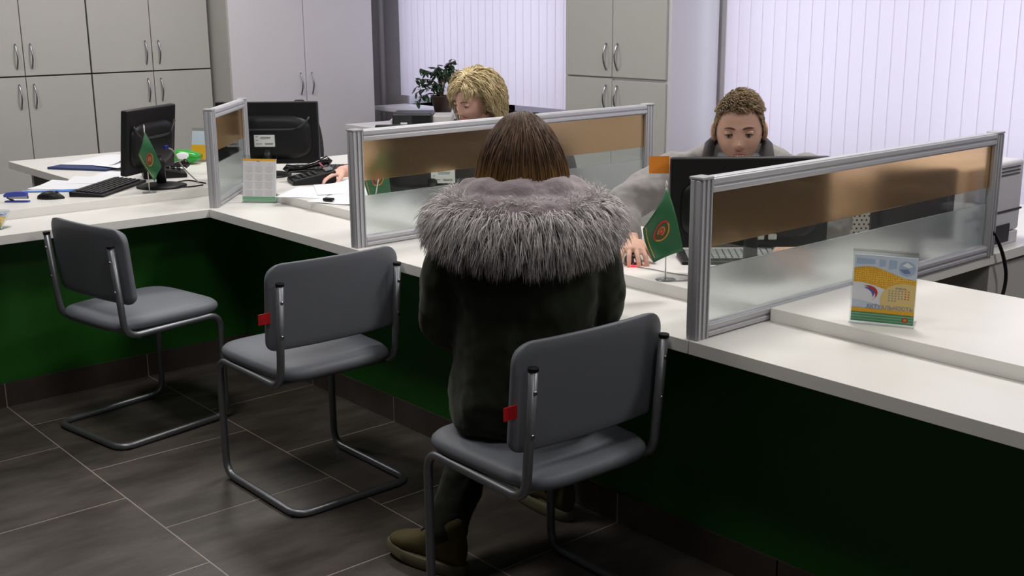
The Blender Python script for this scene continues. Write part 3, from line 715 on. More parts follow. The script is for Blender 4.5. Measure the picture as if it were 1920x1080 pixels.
# pens at the phone
o = smooth_all(MB().cyl(at(598, 305, 5.3), at(612, 319, 5.32), .004, 10).build('pen', mat('pink_pen', (.55, .12, .18), .4))); tag(o, 'reddish pen held in the hand at the telephone', 'pen')

# ------------------------------------------------------------------ papers and folders
def sheet(name, label, cx_, cy_, rz, w=.21, h=.297, z=.788, m_=white, curl=.004, seed=0, group=None, cat='paper', print_=True):
    rnd = random.Random(seed); n = 8; mb = MB(); ca, sa = math.cos(rz), math.sin(rz); vs = []; th = .0006
    for j in range(n+1):
        for i in range(n+1):
            u, v = i/n-.5, j/n-.5; zz = z + curl*max(0, (u*1.3+v*.8))**2*3 + .0004*math.sin(7*u+seed)
            vs.append((cx_+u*w*ca-v*h*sa, cy_+u*w*sa+v*h*ca, zz))
    N = len(vs); vs += [(x, y, q+th) for x, y, q in vs]; fs = []
    for j in range(n):
        for i in range(n): a = j*(n+1)+i; fs += [(a, a+n+1, a+n+2, a+1), (N+a, N+a+1, N+a+n+2, N+a+n+1)]
    for i in range(n): fs += [(i, i+1, N+i+1, N+i), (n*(n+1)+i, N+n*(n+1)+i, N+n*(n+1)+i+1, n*(n+1)+i+1)]
    for j in range(n): a = j*(n+1); fs += [(a, N+a, N+a+n+1, a+n+1), (a+n, a+2*n+1, N+a+2*n+1, N+a+n)]
    o = mb.add(vs, fs).build(name, m_, smooth=False); tag(o, label, cat, group)
    return o
navy = mat('navy_cover', (.02, .04, .14), .5)
G = 'loose papers on the left desk'
nb = MB().box(-.17, .17, -.22, .22, 0, .011).build('notebook', navy, bevel=.002); nb.location = (-1.42, .12, .7875); nb.rotation_euler = (0, 0, math.radians(33)); tag(nb, 'dark blue notebook under papers by the far edge of the left desk', 'notebook')
sheet('paper_sheet', 'white sheet on top of the dark blue notebook', -1.48, .18, math.radians(34), .31, .41, .800, white, .04, 1, G)
sheet('paper_sheet', 'white sheet half under the pile, reaching behind the leftmost monitor', -1.24, .20, math.radians(15), .21, .297, .803, white, .03, 2, G)
sheet('paper_sheet', 'pale sheet lying below the notebook pile near the monitor base', -1.02, .0, math.radians(50), .15, .21, .788, white, .002, 4, G)
sheet('paper_sheet', 'white form lying between the pen and the keyboard', -.80, -.28, math.radians(130), .21, .297, .788, white, .003, 5, G)
sheet('paper_sheet', 'white form beyond the keyboard, overlapping another one', -.87, -.14, math.radians(140), .18, .25, .790, white, .003, 6, G)
sheet('file_folder', 'bright blue file folder edge beside the black mouse', -.70, -.405, math.radians(50), .23, .035, .790, mat('bright_blue', (.06, .22, .75), .4), .002, 7, None, 'folder')
G = 'loose papers on the corner desk'
sheet('paper_sheet', 'white sheet at the desk edge below the telephone', .105, .425, math.radians(40), .21, .297, .788, white, .002, 8, G)
sheet('paper_sheet', 'white sheet next to the hand, on top of the pile', .13, .56, math.radians(62), .21, .297, .791, white, .012, 9, G)
sheet('paper_sheet', 'white sheet overlapping the desk edge left of the glass divider', .37, .43, math.radians(25), .21, .24, .790, white, .012, 10, G)
sheet('paper_sheet', 'white sheet behind the green flag at the middle divider', .55, .60, math.radians(70), .21, .297, .788, white, .004, 11, G)
o = MB().box(-.022, .022, -.012, .012, 0, .012).build('binder_clip', black, bevel=.003); o.location = (.385, .345, .7935); o.rotation_euler = (0, 0, .5); tag(o, 'black binder clip on the papers at the desk edge', 'clip')
# leaflet holder and green wipes pack
t = thing('leaflet_holder', 'clear leaflet holder with white and yellow leaflet behind the corner divider', 'leaflet holder', (-1.20, .54, .787), math.radians(30))
MB().slab([(-.05, 0, .002), (.05, 0, .002), (.05, .035, .17), (-.05, .035, .17)], (0, .002, 0)).build('acrylic_back', acrylic, t); MB().box(-.05, .05, -.03, .06, 0, .002).build('foot', acrylic, t)
MB().slab([(-.045, -.004, .01), (.045, -.004, .01), (.045, .028, .155), (-.045, .028, .155)], (0, .0015, 0)).build('leaflet', cpale, t)
MB().slab([(-.045, -.006, .01), (.045, -.006, .01), (.045, .012, .085), (-.045, .012, .085)], (0, .0012, 0)).build('leaflet_print', yel, t)
t = thing('wet_wipes_pack', 'shiny bright green pack lying behind the leftmost monitor', 'pack', (-1.17, .43, .787), math.radians(52))
pk = MB(); R = []
for i in range(15):
    s = i/14; x = -.10+.20*s; k_ = max(.3, math.sin(PI*s)**.3)
    R.append([(x, .055*math.copysign(abs(math.cos(a))**.7, math.cos(a))*(.9+.1*k_), .036+.036*k_*math.copysign(abs(math.sin(a))**.8, math.sin(a))*(1+.08*math.sin(9*s+a*2))) for a in [2*PI*j/20 for j in range(20)]])
smooth_all(pk.rings(R).build('pack_body', mat('glossy_green', (.02, .34, .03), .25), t)); smooth_all(MB().ell((.02, -.05, .045), (.035, .008, .02)).build('white_patch', white, t))

# ------------------------------------------------------------------ machines
def printer_white():
    t = thing('laser_printer', 'tall white laser printer on the side desk past the near divider', 'printer', (2.385, 1.60, .75), 0)
    MB().box(-.17, .19, -.19, .20, .045, .292).build('body', plastic_white, t, bevel=.012, seg=3)
    MB().box(-.16, .19, -.185, .195, .0, .043).build('lower_tray', plastic_white, t, bevel=.004)
    MB().box(.186, .194, -.19, .20, .118, .124).build('front_seam', black, t)
    MB().box(.184, .1935, .02, .125, .012, .075).build('socket_recess', black, t)
    for z in (.245, .257, .269): MB().box(.186, .1935, .04, .165, z, z+.004).build('vent_slot', darkgrey, t)
    MB().box(-.12, .12, -.12, .14, .288, .300).build('output_tray', cab_white, t, bevel=.004)
    MB().box(.189, .1925, -.15, -.12, .12, .15).build('badge', darkgrey, t)
    return t
printer_white()
m5 = monitor('small black monitor seen through the clear band of the near divider', at(1711, 382, 3.72), .262, .23, math.atan2(.757, .653)-PI, 0, .75, ridge=False, neck_y=.03, base_r=.07)
t = thing('computer_tower', 'pale computer case with perforated panel behind the sleeve of the man in grey', 'computer', tuple(at(1604, 400, 4.05).xy)+(.75,), math.atan2(.757, .653))
MB().box(-.09, .09, -.09, .06, 0, .24).build('case', mat('beige_metal', (.42, .38, .34), .5), t, bevel=.003)
hp = MB()
for i in range(10):
    for j in range(14):
        x = -.078+.0165*i+(.008 if j % 2 else 0); z = .02+.0145*j; hp.cyl((x, -.0905, z), (x, -.0895, z), .0036, 8)
hp.build('perforation', black, t, kind='stuff')

t = thing('low_cabinet', 'low pale cabinet by the plant window carrying a black machine', 'cabinet', (-1.35, 2.1, 0))
MB().box(-.45, .3, -.25, .3, .06, .82).build('carcass', cab_grey, t, bevel=.002); MB().box(-.43, .28, -.23, .28, 0, .06).build('plinth', dark_gap, t)
MB().box(-.46, .31, -.26, .31, .82, .845).build('cabinet_top', cab_white, t, bevel=.002)
t = thing('fax_machine', 'black office machine with pale tray, left of the blonde woman', 'office machine', (-1.30, 2.03, .845), math.radians(49))
MB().box(-.14, .10, -.12, .12, 0, .098).build('body', darkgrey, t, bevel=.012, seg=3)
MB().box(.10, .22, -.10, .10, .03, .085).build('tray', cab_grey, t, bevel=.01)
MB().box(-.09, -.05, -.122, -.119, .03, .045).build('badge', label_white, t); MB().box(-.155, -.14, -.1, .1, .0, .06).build('side_grip', cab_white, t, bevel=.003)
MB().box(-.02, .09, -.1225, -.12, .012, .085).build('front_flap', black, t)

# ------------------------------------------------------------------ potted plant
leaf_m = mat('dark_green_leaf', (.020, .055, .022), .4, var=(30, .4)); stem_m = mat('stem_brown', (.10, .07, .04), .7)
PB = Vector((-2.18, 2.90, .832)); t = thing('potted_ficus', 'dark green potted ficus on the windowsill behind the blonde woman', 'plant', PB)
smooth_all(MB().lathe([(.001, 0), (.06, 0), (.085, .11), (.09, .115), (.08, .115), (.07, .10), (.001, .10)], (0, 0, 0), 24).build('pot', mat('brown_pot', (.06, .035, .025), .5), t))
rnd = random.Random(5); stm = MB(); lf = MB()
def leaf(mb, p, d, L):
    d = Vector(d).normalized(); s_ = d.cross(Vector((rnd.uniform(-.5, .5), rnd.uniform(-.5, .5), 1))).normalized(); nn = s_.cross(d)
    vs = []; K = 5
    for i in range(K+1):
        u = i/K; w = L*.26*math.sin(PI*min(.98, u*.9+.06))**.8; c = Vector(p)+d*(L*u)-Vector((0, 0, 1))*(L*.25*u*u)
        vs += [c-s_*w-nn*w*.3, c, c+s_*w-nn*w*.3]
    mb.add(vs, [(3*i+j, 3*i+j+1, 3*i+4+j, 3*i+3+j) for i in range(K) for j in (0, 1)])
cw = Vector((-.653, -.757, 0))    # towards the left of the view
tips = [(-.26, .06), (-.30, .16), (-.20, .22), (-.10, .31), (-.17, .30), (-.02, .33), (.06, .37), (-.05, .26), (.10, .36), (-.24, .12), (.08, .25), (.0, .18), (-.12, .17), (.13, .30)]
for k_, (a, hgt) in enumerate(tips):
    tip = Vector((.653*a, .757*a*.25, hgt)) + Vector((0, rnd.uniform(-.05, .04), 0)); tip.x = a*.95
    P = [Vector((0, 0, .10)), Vector((tip.x*.25, tip.y*.25, .10+hgt*.55)), tip*.72 + Vector((0, 0, .07)), tip]
    P = [Vector(p) for p in rounded(P, .1, 4)]; stm.tube(P, .0028, 6)
    for i in range(3, len(P)):
        for _ in range(2):
            d = Vector((rnd.uniform(-1, 1), rnd.uniform(-.6, .6), rnd.uniform(-.9, .3))); leaf(lf, P[i], d, rnd.uniform(.035, .055))
smooth_all(stm.build('stems', stem_m, t)); fo = lf.build('foliage', leaf_m, t, smooth=True); fo['kind'] = 'stuff'

# ------------------------------------------------------------------ office chairs
def office_chair(label, x, y, rz, bt=1.05, m_=None, k=1):
    m_ = m_ or mat('black_fabric', (.012, .011, .012), .8); t = thing('office_chair', label, 'chair', (x, y, 0), rz, 'black swivel chairs behind the desks')
    smooth_all(MB().ell((0, 0, .465), (.235, .235, .045), n=28, m=10).build('seat', m_, t))
    R = []
    for i in range(13):
        s = i/12; z = bt-.45+.45*s; w = .20*k*(1-(2*s-1)**4*.0)*(math.sqrt(max(.02, 1-((s-.35)/.66)**2)) if s > .35 else .80+.2*s/.35)
        R.append([(-.21-.05*s+.022*math.cos(a)*(.5+.5*min(1, 3*(1-s)+.2)), w*math.sin(a), z) for a in [2*PI*j/20 for j in range(20)]])
    smooth_all(MB().rings(R).build('backrest', m_, t))
    smooth_all(MB().tube(rounded([(-.05, 0, .43), (-.26, 0, .43), (-.25, 0, bt-.25)], .06), .016, 10).build('back_post', black, t))
    smooth_all(MB().cyl((0, 0, .07), (0, 0, .43), .024).build('gas_column', black, t))
    for k_ in range(5):
        a = 2*PI*k_/5; b = MB().tube([(0, 0, .10), (.29*math.cos(a), .29*math.sin(a), .062)], [.022, .014], 10).build('star_leg', black, t)
        smooth_all(MB().ell((.29*math.cos(a), .29*math.sin(a), .026), (.022, .022, .026), n=12, m=8).build('castor', black, b))
    return t
# ------------------------------------------------------------------ people
def fabric(name, col, rough=.85, b=(90, .25, .003), var=(6, .12)): return mat(name, col, rough, bump=b, var=var, spec=.25, sheen=.15)
def soft(o, voxel, smooth=3, disp=None, fac=.5):
    md = o.modifiers.new('remesh', 'REMESH'); md.mode = 'VOXEL'; md.voxel_size = voxel; md.use_smooth_shade = True
    if smooth: s_ = o.modifiers.new('smooth', 'SMOOTH'); s_.factor = fac; s_.iterations = smooth
    if disp:
        sc, st = disp; tx = bpy.data.textures.new('folds', 'CLOUDS'); tx.noise_scale = sc; tx.noise_depth = 2
        d = o.modifiers.new('folds', 'DISPLACE'); d.texture = tx; d.strength = st; d.mid_level = .5; d.texture_coords = 'LOCAL'
    return o
class Frame:
    """body frame: a = the person's right, b = forward, z = height"""
    def __init__(s, x, y, fx, fy):
        l = math.hypot(fx, fy); s.O = Vector((x, y, 0)); s.F = Vector((fx/l, fy/l, 0)); s.R = Vector((fy/l, -fx/l, 0))
    def __call__(s, a, b, z): return s.O + s.R*a + s.F*b + Vector((0, 0, z))
def ringloft(mb, fr, rows, n=28):
    """rows: (z, half width, half depth, forward offset[, side offset])"""
    R = []
    for row in rows:
        z, w, d, off = row[:4]; sx = row[4] if len(row) > 4 else 0
        R.append([fr(sx+w*math.copysign(abs(math.cos(t_))**.85, math.cos(t_)), off+d*math.copysign(abs(math.sin(t_))**.9, math.sin(t_)), z) for t_ in [2*PI*j/n for j in range(n)]])
    return mb.rings(R)
def limb(mb, pts, rad, n=16):
    """tapered limb with rounded ends"""
    P = [Vector(p) for p in pts]; PP = []; RR = []
    for i in range(len(P)-1):
        for k in range(6):
            t_ = k/6; PP.append(P[i].lerp(P[i+1], t_)); RR.append(rad[i]*(1-t_)+rad[i+1]*t_)
    PP.append(P[-1]); RR.append(rad[-1])
    for _ in range(2): PP = [PP[0]]+[(PP[i-1]+PP[i]*2+PP[i+1])/4 for i in range(1, len(PP)-1)]+[PP[-1]]
    mb.tube(PP, RR, n); mb.ell(P[0], (rad[0],)*3, n=14, m=10); mb.ell(P[-1], (rad[-1],)*3, n=14, m=10); return mb
class Head:
    def __init__(s, c, F, tilt=0, roll=0, k=1.0):
        s.c = Vector(c); F = Vector((F[0], F[1], 0)).normalized(); R = F.cross(Vector((0, 0, 1)))
        U = Vector((0, 0, 1))*math.cos(tilt) + F*math.sin(tilt); s.y = F*math.cos(tilt) - Vector((0, 0, 1))*math.sin(tilt)
        s.x = R*math.cos(roll) + U*math.sin(roll); s.z = U*math.cos(roll) - R*math.sin(roll); s.k = k
    skin = 'skin_man'
    def W(s, p): return s.c + (s.x*p[0] + s.y*p[1] + s.z*p[2])*s.k
    @staticmethod
    def base(n):
        x, y, z = n[0]*.074, n[1]*.092, n[2]*.116
        if n[2] < 0:
            q = -n[2]; x *= 1-.26*q**1.6
            if y < 0: y *= 1-.45*q**1.2
            else: y *= 1-.06*q
        if y < 0: y *= 1.06
        return [x, y, z]
    @staticmethod
    def sculpt(n):
        x, y, z = Head.base(n); g = lambda a, s_: math.exp(-(a/s_)**2)
        if n[1] > .05:
            f = min(1, (n[1]-.05)*4); ax = abs(x)
            d = .021*g(x, .0105)*g(z+.033, .012) + .012*g(x, .009)*g(z+.018, .018) + .006*g(x, .011)*g(z-.004, .02) + .006*g(ax-.013, .007)*g(z+.037, .008)
            d += -.011*g(ax-.031, .015)*g(z+.001, .011) + .005*g(ax-.026, .022)*g(z-.019, .007)
            d += .004*g(ax-.042, .016)*g(z+.036, .016) + .006*g(x, .022)*g(z+.058, .0055) + .0065*g(x, .019)*g(z+.071, .006) - .003*g(x, .022)*g(z+.0645, .0022)
            d += .009*g(x, .022)*g(z+.098, .014) - .003*g(x, .02)*g(z+.082, .006) + .003*g(z-.05, .03)
            y += d*f
        return [x, y, z]
    def mesh(s, mb, fn, n=72, m=60):
        R = []
        for i in range(m+1):
            th = PI*max(.12, min(m-.12, i))/m
            R.append([s.W(fn((math.sin(th)*math.sin(2*PI*j/n), math.sin(th)*math.cos(2*PI*j/n), -math.cos(th)))) for j in range(n)])
        return mb.rings(R)
    def body(s, mb):
        s.mesh(mb, Head.sculpt)
        for q in (-1, 1):
            mb.ell(s.W((q*.079, -.008, -.006)), (.010, .020, .032), s.x, (s.y*.95+s.x*q*.35), s.z, n=14, m=10)
        return mb
    def eyes(s, parent, look=-.2, iris=(.05, .035, .03), brow=(.12, .07, .035)):
        ew = mat('eye_white', (.48, .43, .42), .35); im = mat('iris_%.2f' % iris[0], iris, .3); bm_ = mat('brow_%.2f' % brow[0], brow, .8); lid = mat('lash', (.05, .03, .025), .7)
        for q in (-1, 1):
            e = smooth_all(MB().ell(s.W((q*.031, .0745, -.001)), (.0125*s.k, .0115*s.k, .0095*s.k), s.x, s.y, s.z).build('eye', ew, parent))
            smooth_all(MB().ell(s.W((q*.031+.001, .0832, -.003)), (.0052*s.k, .0035*s.k, .0052*s.k), s.x, s.y, s.z, n=12, m=8).build('iris', im, e))
            smooth_all(MB().ell(s.W((q*.031, .0738, .0042)), (.0145*s.k, .0124*s.k, .0088*s.k), s.x, s.y, s.z).build('upper_lid', bpy.data.materials.get(s.skin), e))
            P = [s.W((q*(.031+.014*(u)), .0862-.004*u*u-.0030*(q*u > 0)*abs(u), .0008-.0030*u*u)) for u in (-1, -.6, -.2, .2, .6, 1)]
            smooth_all(MB().tube(P, [.0008, .0016, .002, .002, .0016, .0008], 6).build('eyelid', lid, e))
            P = [s.W((q*(.012+.034*u), .0935-.014*u*u, .0185+.006*math.sin(PI*u*.8)-.003*u)) for u in (0, .2, .4, .6, .8, 1)]
            smooth_all(MB().tube(P, [.0018, .0032, .0035, .003, .0022, .001], 6).build('eyebrow', bm_, parent))
    def lips(s, parent, col=(.42, .15, .13)):
        m_ = mat('lips_%.2f' % col[0], col, .45)
        for z, r in ((-.0595, .0034), (-.0695, .0042)):
            P = [s.W((.021*u, .0925-.010*u*u + (.0015 if z < -.065 else 0), z+(.002 if z > -.065 else -.0005)*(1-abs(u)) - (0 if z > -.065 else -.005)*u*u - (.004 if z > -.065 else 0)*u*u)) for u in (-1, -.7, -.35, 0, .35, .7, 1)]
            smooth_all(MB().tube(P, [r*.3, r*.75, r, r*.95, r, r*.75, r*.3], 8).build('lip', m_, parent))
def grow(name, m_, parent, roots, dirs, lens, steps=8, grav=.25, push=(), wid=.0012, curl=0, curlf=8, taper=True, seed=1, keep=.0):
    """fibres: each a thin three sided tapering tube"""
    rg = np.random.default_rng(seed); P = np.array(roots, float); D = np.array(dirs, float); D /= np.linalg.norm(D, axis=1)[:, None]; N = len(P)
    L = np.array(lens, float)[:, None]; path = [P.copy()]; ph = rg.uniform(0, 6.28, N); g = np.array([0, 0, -1.])
    cv = rg.normal(size=(N, 3)); cv /= np.linalg.norm(cv, axis=1)[:, None]
    D0 = D.copy()
    for k in range(steps):
        D = D + g*grav + D0*keep; D /= np.linalg.norm(D, axis=1)[:, None]
        stp = D*L/steps
        if curl: stp = stp + (cv*np.sin(ph+curlf*(k+1)/steps)[:, None])*curl*L/steps
        P = P + stp
        for cc, A, rad in push:      # ellipsoid: centre, 3x3 axes (rows), radii
            q = (P-cc)@A.T/rad; d = np.linalg.norm(q, axis=1); ins = d < 1
            if ins.any():
                q2 = q[ins]/d[ins][:, None]; Pn = (q2*rad)@A + cc; D[ins] = D[ins] + (Pn-P[ins])/(L[ins]/steps)*.6; D[ins] /= np.linalg.norm(D[ins], axis=1)[:, None]; P[ins] = Pn
        path.append(P.copy())
    path = np.array(path).transpose(1, 0, 2); K = steps+1
    T = np.gradient(path, axis=1); T /= np.linalg.norm(T, axis=2)[:, :, None]+1e-9
    ref = rg.normal(size=(N, 1, 3)); a = np.cross(T, ref); a /= np.linalg.norm(a, axis=2)[:, :, None]+1e-9; b = np.cross(T, a)
    tt = np.linspace(0, 1, K); w = (1-tt**2.5*.93) if taper else np.ones(K); wv = w[None, :, None, None]*wid*rg.uniform(.6, 1.4, N)[:, None, None, None]
    ang = np.array([0, 2.094, 4.188]); V = path[:, :, None, :] + wv*(a[:, :, None, :]*np.cos(ang)[None, None, :, None] + b[:, :, None, :]*np.sin(ang)[None, None, :, None])
    V = V.reshape(-1, 3); base = (np.arange(N)*K*3)[:, None, None, None]; kk = (np.arange(K-1)*3)[None, :, None, None]; j = np.arange(3); q = np.stack([j, (j+1) % 3, (j+1) % 3+3, j+3], 1)[None, None]
    Fq = (base+kk+q).reshape(-1, 4); me = bpy.data.meshes.new(name); me.vertices.add(len(V)); me.vertices.foreach_set('co', V.ravel().astype(np.float32))
    me.loops.add(Fq.size); me.loops.foreach_set('vertex_index', Fq.ravel().astype(np.int32)); me.polygons.add(len(Fq)); me.polygons.foreach_set('loop_start', np.arange(0, Fq.size, 4, dtype=np.int32))
    me.update(calc_edges=True); me.validate(); me.polygons.foreach_set('use_smooth', [True]*len(me.polygons)); me.materials.append(m_)
    o = bpy.data.objects.new(name, me); link(o, parent); o['kind'] = 'stuff'; return o
def axes(h): return np.array([list(h.x), list(h.y), list(h.z)])
def hand(mb, wrist, f, up, thumb_side, curls, spread=.10, k=1.0, thumb_curl=.5):
    """five separate fingers; f = towards the knuckles, up = back of the hand, thumb_side = +1/-1 along f x up"""
    f = Vector(f).normalized(); up = Vector(up); up = (up-f*up.dot(f)).normalized(); s_ = f.cross(up)*thumb_side
    w = Vector(wrist); R = []
    for d, hw, ht, sh in ((-.02, .024, .019, 0), (0, .026, .018, 0), (.03, .036, .017, .003), (.06, .041, .015, .002), (.085, .041, .012, 0), (.092, .036, .008, 0)):
        R.append([w + f*d*k + s_*(sh+hw*math.cos(a))*k + up*(ht*math.sin(a))*k for a in [2*PI*j/18 for j in range(18)]])
    mb.rings(R)
    for i, (off, L, r) in enumerate(((.030, .072, .0088), (.010, .080, .009), (-.011, .074, .0086), (-.031, .058, .0076))):
        p = w + f*.082*k + s_*off*k; d = (f + s_*spread*(off/.03)).normalized(); ang = 0; P = [p-d*.012*k, p]; rr = [r*k, r*1.05*k]
        for j, seg in enumerate((.45, .31, .24)):
            ang += curls[i]*(.55, .8, .55)[j]; dd = d*math.cos(ang)-up*math.sin(ang); p = p+dd*L*seg*k; P.append(p); rr.append(r*(.97, .88, .72)[j]*k)
        limb(mb, P, rr, 12)
    p0 = w + f*.022*k + s_*.026*k; d1 = (f*.62+s_*.72-up*.25).normalized(); d2 = (f*.9+s_*.25-up*thumb_curl).normalized()
    limb(mb, [p0, p0+d1*.032*k, p0+d1*.036*k+d2*.03*k, p0+d1*.036*k+d2*.056*k], [.015*k, .0125*k, .0105*k, .0085*k], 12)
def scalp(h, N, ok, seed, off=.0):
    rg = np.random.default_rng(seed); out = []; nr = []
    while len(out) < N:
        n = rg.normal(size=3); n /= np.linalg.norm(n)
        if ok(n, rg):
            p = Head.base(n); ln = math.sqrt(sum(a*a for a in p)); p = [a*(1+off/ln) for a in p]; out.append(h.W(p)[:]); v = h.x*(n[0]/.074)+h.y*(n[1]/.095)+h.z*(n[2]/.116); nr.append(v.normalized()[:])
    return np.array(out), np.array(nr)
def smst(a, b, x): t_ = max(0, min(1, (x-a)/(b-a))); return t_*t_*(3-2*t_)

# ============ the visitor, seen from behind
V = Frame(2.245, -.225, -.80, .60)
VH = Head(V(0, .015, 1.178), (-.82, .57, 0), tilt=math.radians(6))
t = thing('person', 'long haired visitor in dark green parka with grey fur hood, seated with back to us', 'person', (2.245, -.225, .0))
skin = mat('skin_fair', (.60, .36, .27), .5, spec=.35, var=(20, .05)); skin.node_tree.nodes['Principled BSDF'].inputs['Subsurface Weight'].default_value = .08
inv = lambda o, t_: setattr(o, 'matrix_parent_inverse', Matrix.Translation(-t_.location))
def add(mb, name, m_, t_, **k):
    o = mb.build(name, m_, t_, **k); inv(o, t_); return o
mb = MB(); VH.body(mb)
limb(mb, [V(0, -.01, 1.02), V(0, .0, 1.12)], [.058, .052])
ringloft(mb, V, [(.47, .15, .11, 0), (.55, .165, .12, 0), (.68, .14, .10, -.01), (.85, .145, .10, -.01), (.98, .16, .10, -.01), (1.04, .12, .08, -.01), (1.07, .06, .06, -.01)])
AR = [(V(.165, 0, .99), V(.215, .03, .79), V(.10, .27, .70)), (V(-.165, 0, .99), V(-.215, .02, .76), V(-.10, .25, .655))]
for S_, E_, W_ in AR: limb(mb, [S_, E_, W_], [.05, .042, .03])
hand(mb, AR[0][2], (-.95, .05, -.25), (0, 0, 1), 1, (.4, .45, .5, .5)); hand(mb, AR[1][2], (-.5, .8, -.2), (0, 0, 1), -1, (.4, .45, .5, .5))
LG = [(V(.10, .0, .53), Vector((1.93, .14, .49)), Vector((1.95, .17, .10))), (V(-.08, .0, .53), Vector((1.93, -.06, .49)), Vector((2.015, -.312, .115)))]
for a, b, c in LG: limb(mb, [a, b, c], [.085, .062, .042])
mb.ell(Vector((1.91, .17, .05)), (.07, .03, .03)); mb.ell(Vector((1.965, -.33, .055)), (.07, .03, .028))
vb = add(mb, 'body', skin, t); soft(vb, .006, 2)
olive = fabric('olive_parka', (.014, .019, .008), .8)
mb = MB()
ringloft(mb, V, [(.475, .17, .135, .01), (.50, .195, .155, .0), (.58, .205, .165, -.005), (.68, .185, .15, -.01), (.80, .185, .14, -.015), (.92, .20, .14, -.02), (1.0, .205, .135, -.02), (1.06, .155, .11, -.015), (1.10, .09, .08, -.01)])
for S_, E_, W_ in AR: limb(mb, [S_, E_, W_], [.078, .068, .050])
o = add(mb, 'parka', olive, t); soft(o, .009, 4, (.11, .030))
# skirts of the parka over the seat
mb = MB(); 
for a, b, c in LG: limb(mb, [a, a.lerp(b, .55)], [.105, .098])
o = add(mb, 'parka_skirt', olive, t); soft(o, .010, 4, (.08, .02))
trous = fabric('dark_olive_trousers', (.012, .013, .008))
mb = MB()
for a, b, c in LG: limb(mb, [a, b, c+Vector((0, 0, .015))], [.09, .070, .060])
o = add(mb, 'trousers', trous, t); soft(o, .009, 3, (.07, .02))
# boots
suede = mat('olive_suede', (.095, .075, .028), .9, bump=(120, .2, .002)); solem = mat('pale_olive_sole', (.16, .145, .085), .8)
def boot(ankle, toe_dir, pitch):
    A = Vector(ankle); f = Vector(toe_dir).normalized(); f = (f*math.cos(pitch)+Vector((0, 0, 1))*math.sin(pitch)); s_ = f.cross(Vector((0, 0, 1))).normalized(); u = s_.cross(f); q = lambda a, b, z: A+f*a+s_*b+u*z
    B = MB(); R = []
    for x, w, h0, h1 in ((-.072, .014, -.055, -.02), (-.065, .028, -.068, .03), (-.03, .036, -.070, .055), (.02, .038, -.070, .050), (.07, .043, -.070, .010), (.12, .046, -.070, -.012), (.165, .040, -.068, -.026), (.190, .022, -.062, -.038), (.197, .008, -.055, -.045)):
        zc, hh = (h0+h1)/2, (h1-h0)/2; R.append([q(x, w*math.cos(a), zc+hh*math.copysign(abs(math.sin(a))**.8, math.sin(a))) for a in [2*PI*j/20 for j in range(20)]])
    B.rings(R); limb(B, [q(-.018, 0, .0), q(-.026, 0, .045)], [.044, .042]); o = add(B, 'boot', suede, t); soft(o, .005, 3)
    Sx = MB(); out = []
    for a in [2*PI*j/40 for j in range(40)]:
        x = .062+.142*math.cos(a); w = .050*(1-.12*math.cos(a+PI))*math.copysign(abs(math.sin(a))**.75, math.sin(a)); out.append((x, w))
    Sx.rings([[q(x*k_, w*k_, z+.010*max(0, (x-.12)/.08)**1) for x, w in out] for z, k_ in ((-.094, .93), (-.088, 1), (-.066, 1.0), (-.060, .97))]); sl = Sx.build('sole', solem, o)
    smooth_all(sl); sl.data.set_sharp_from_angle(angle=.6)
    L_ = MB(); L_.tube([q(.03, -.02, .038), q(.05, 0, .030), q(.07, .02, .012)], .003, 6); L_.tube([q(.03, .02, .038), q(.05, 0, .030), q(.07, -.02, .012)], .003, 6); l = L_.build('lace', mat('dark_lace', (.05, .02, .02), .7), o)
    return o
boot((2.01, -.322, .095), (-.185, -.045, 0), math.radians(2)); boot((1.95, .17, .094), (-1, .1, 0), 0)
# hood: lining and fur
lining = mat('lilac_plush', (.30, .245, .27), .95, bump=(150, .6, .004), sheen=.6, var=(14, .08))
mb = MB()
def arc(wx, wy, yo, z0, sag, n=14, span=210):
    out = []
    for i in range(n+1):
        a = math.radians(-90-span/2+span*i/n); out.append(V(wx*math.cos(a), yo+wy*math.sin(a), z0 - sag*(-math.sin(a)) + .006*math.sin(i*2.1)))
    return out
mb.tube(arc(.128, .098, -.015, 1.110, -.006), [.034+.010*math.sin(PI*i/14) for i in range(15)], 14)
o1 = mb.tube(arc(.168, .135, -.02, 1.078, .006), [.036+.012*math.sin(PI*i/14)+.004*math.sin(i*1.7) for i in range(15)], 14)
mb.tube(arc(.19, .145, -.02, 1.045, .015), .040, 14)
o = add(mb, 'hood_lining', lining, t); soft(o, .006, 4, (.05, .018)); o['label'] = 'lilac plush lining of the lowered hood'
furbase = mat('fur_base', (.24, .22, .225), .9)
FP = arc(.178, .145, -.015, 1.050, .010, 28, 240); FR = [.046+.012*math.sin(PI*i/28) for i in range(29)]
mb = MB(); mb.tube(FP, FR, 16); fb = add(mb, 'fur_trim', furbase, t); soft(fb, .008, 2); fb['label'] = 'long grey faux fur trim of the hood'
rg = np.random.default_rng(3); roots = []; dirs = []; lens = []; clump = {}
NF = 11000
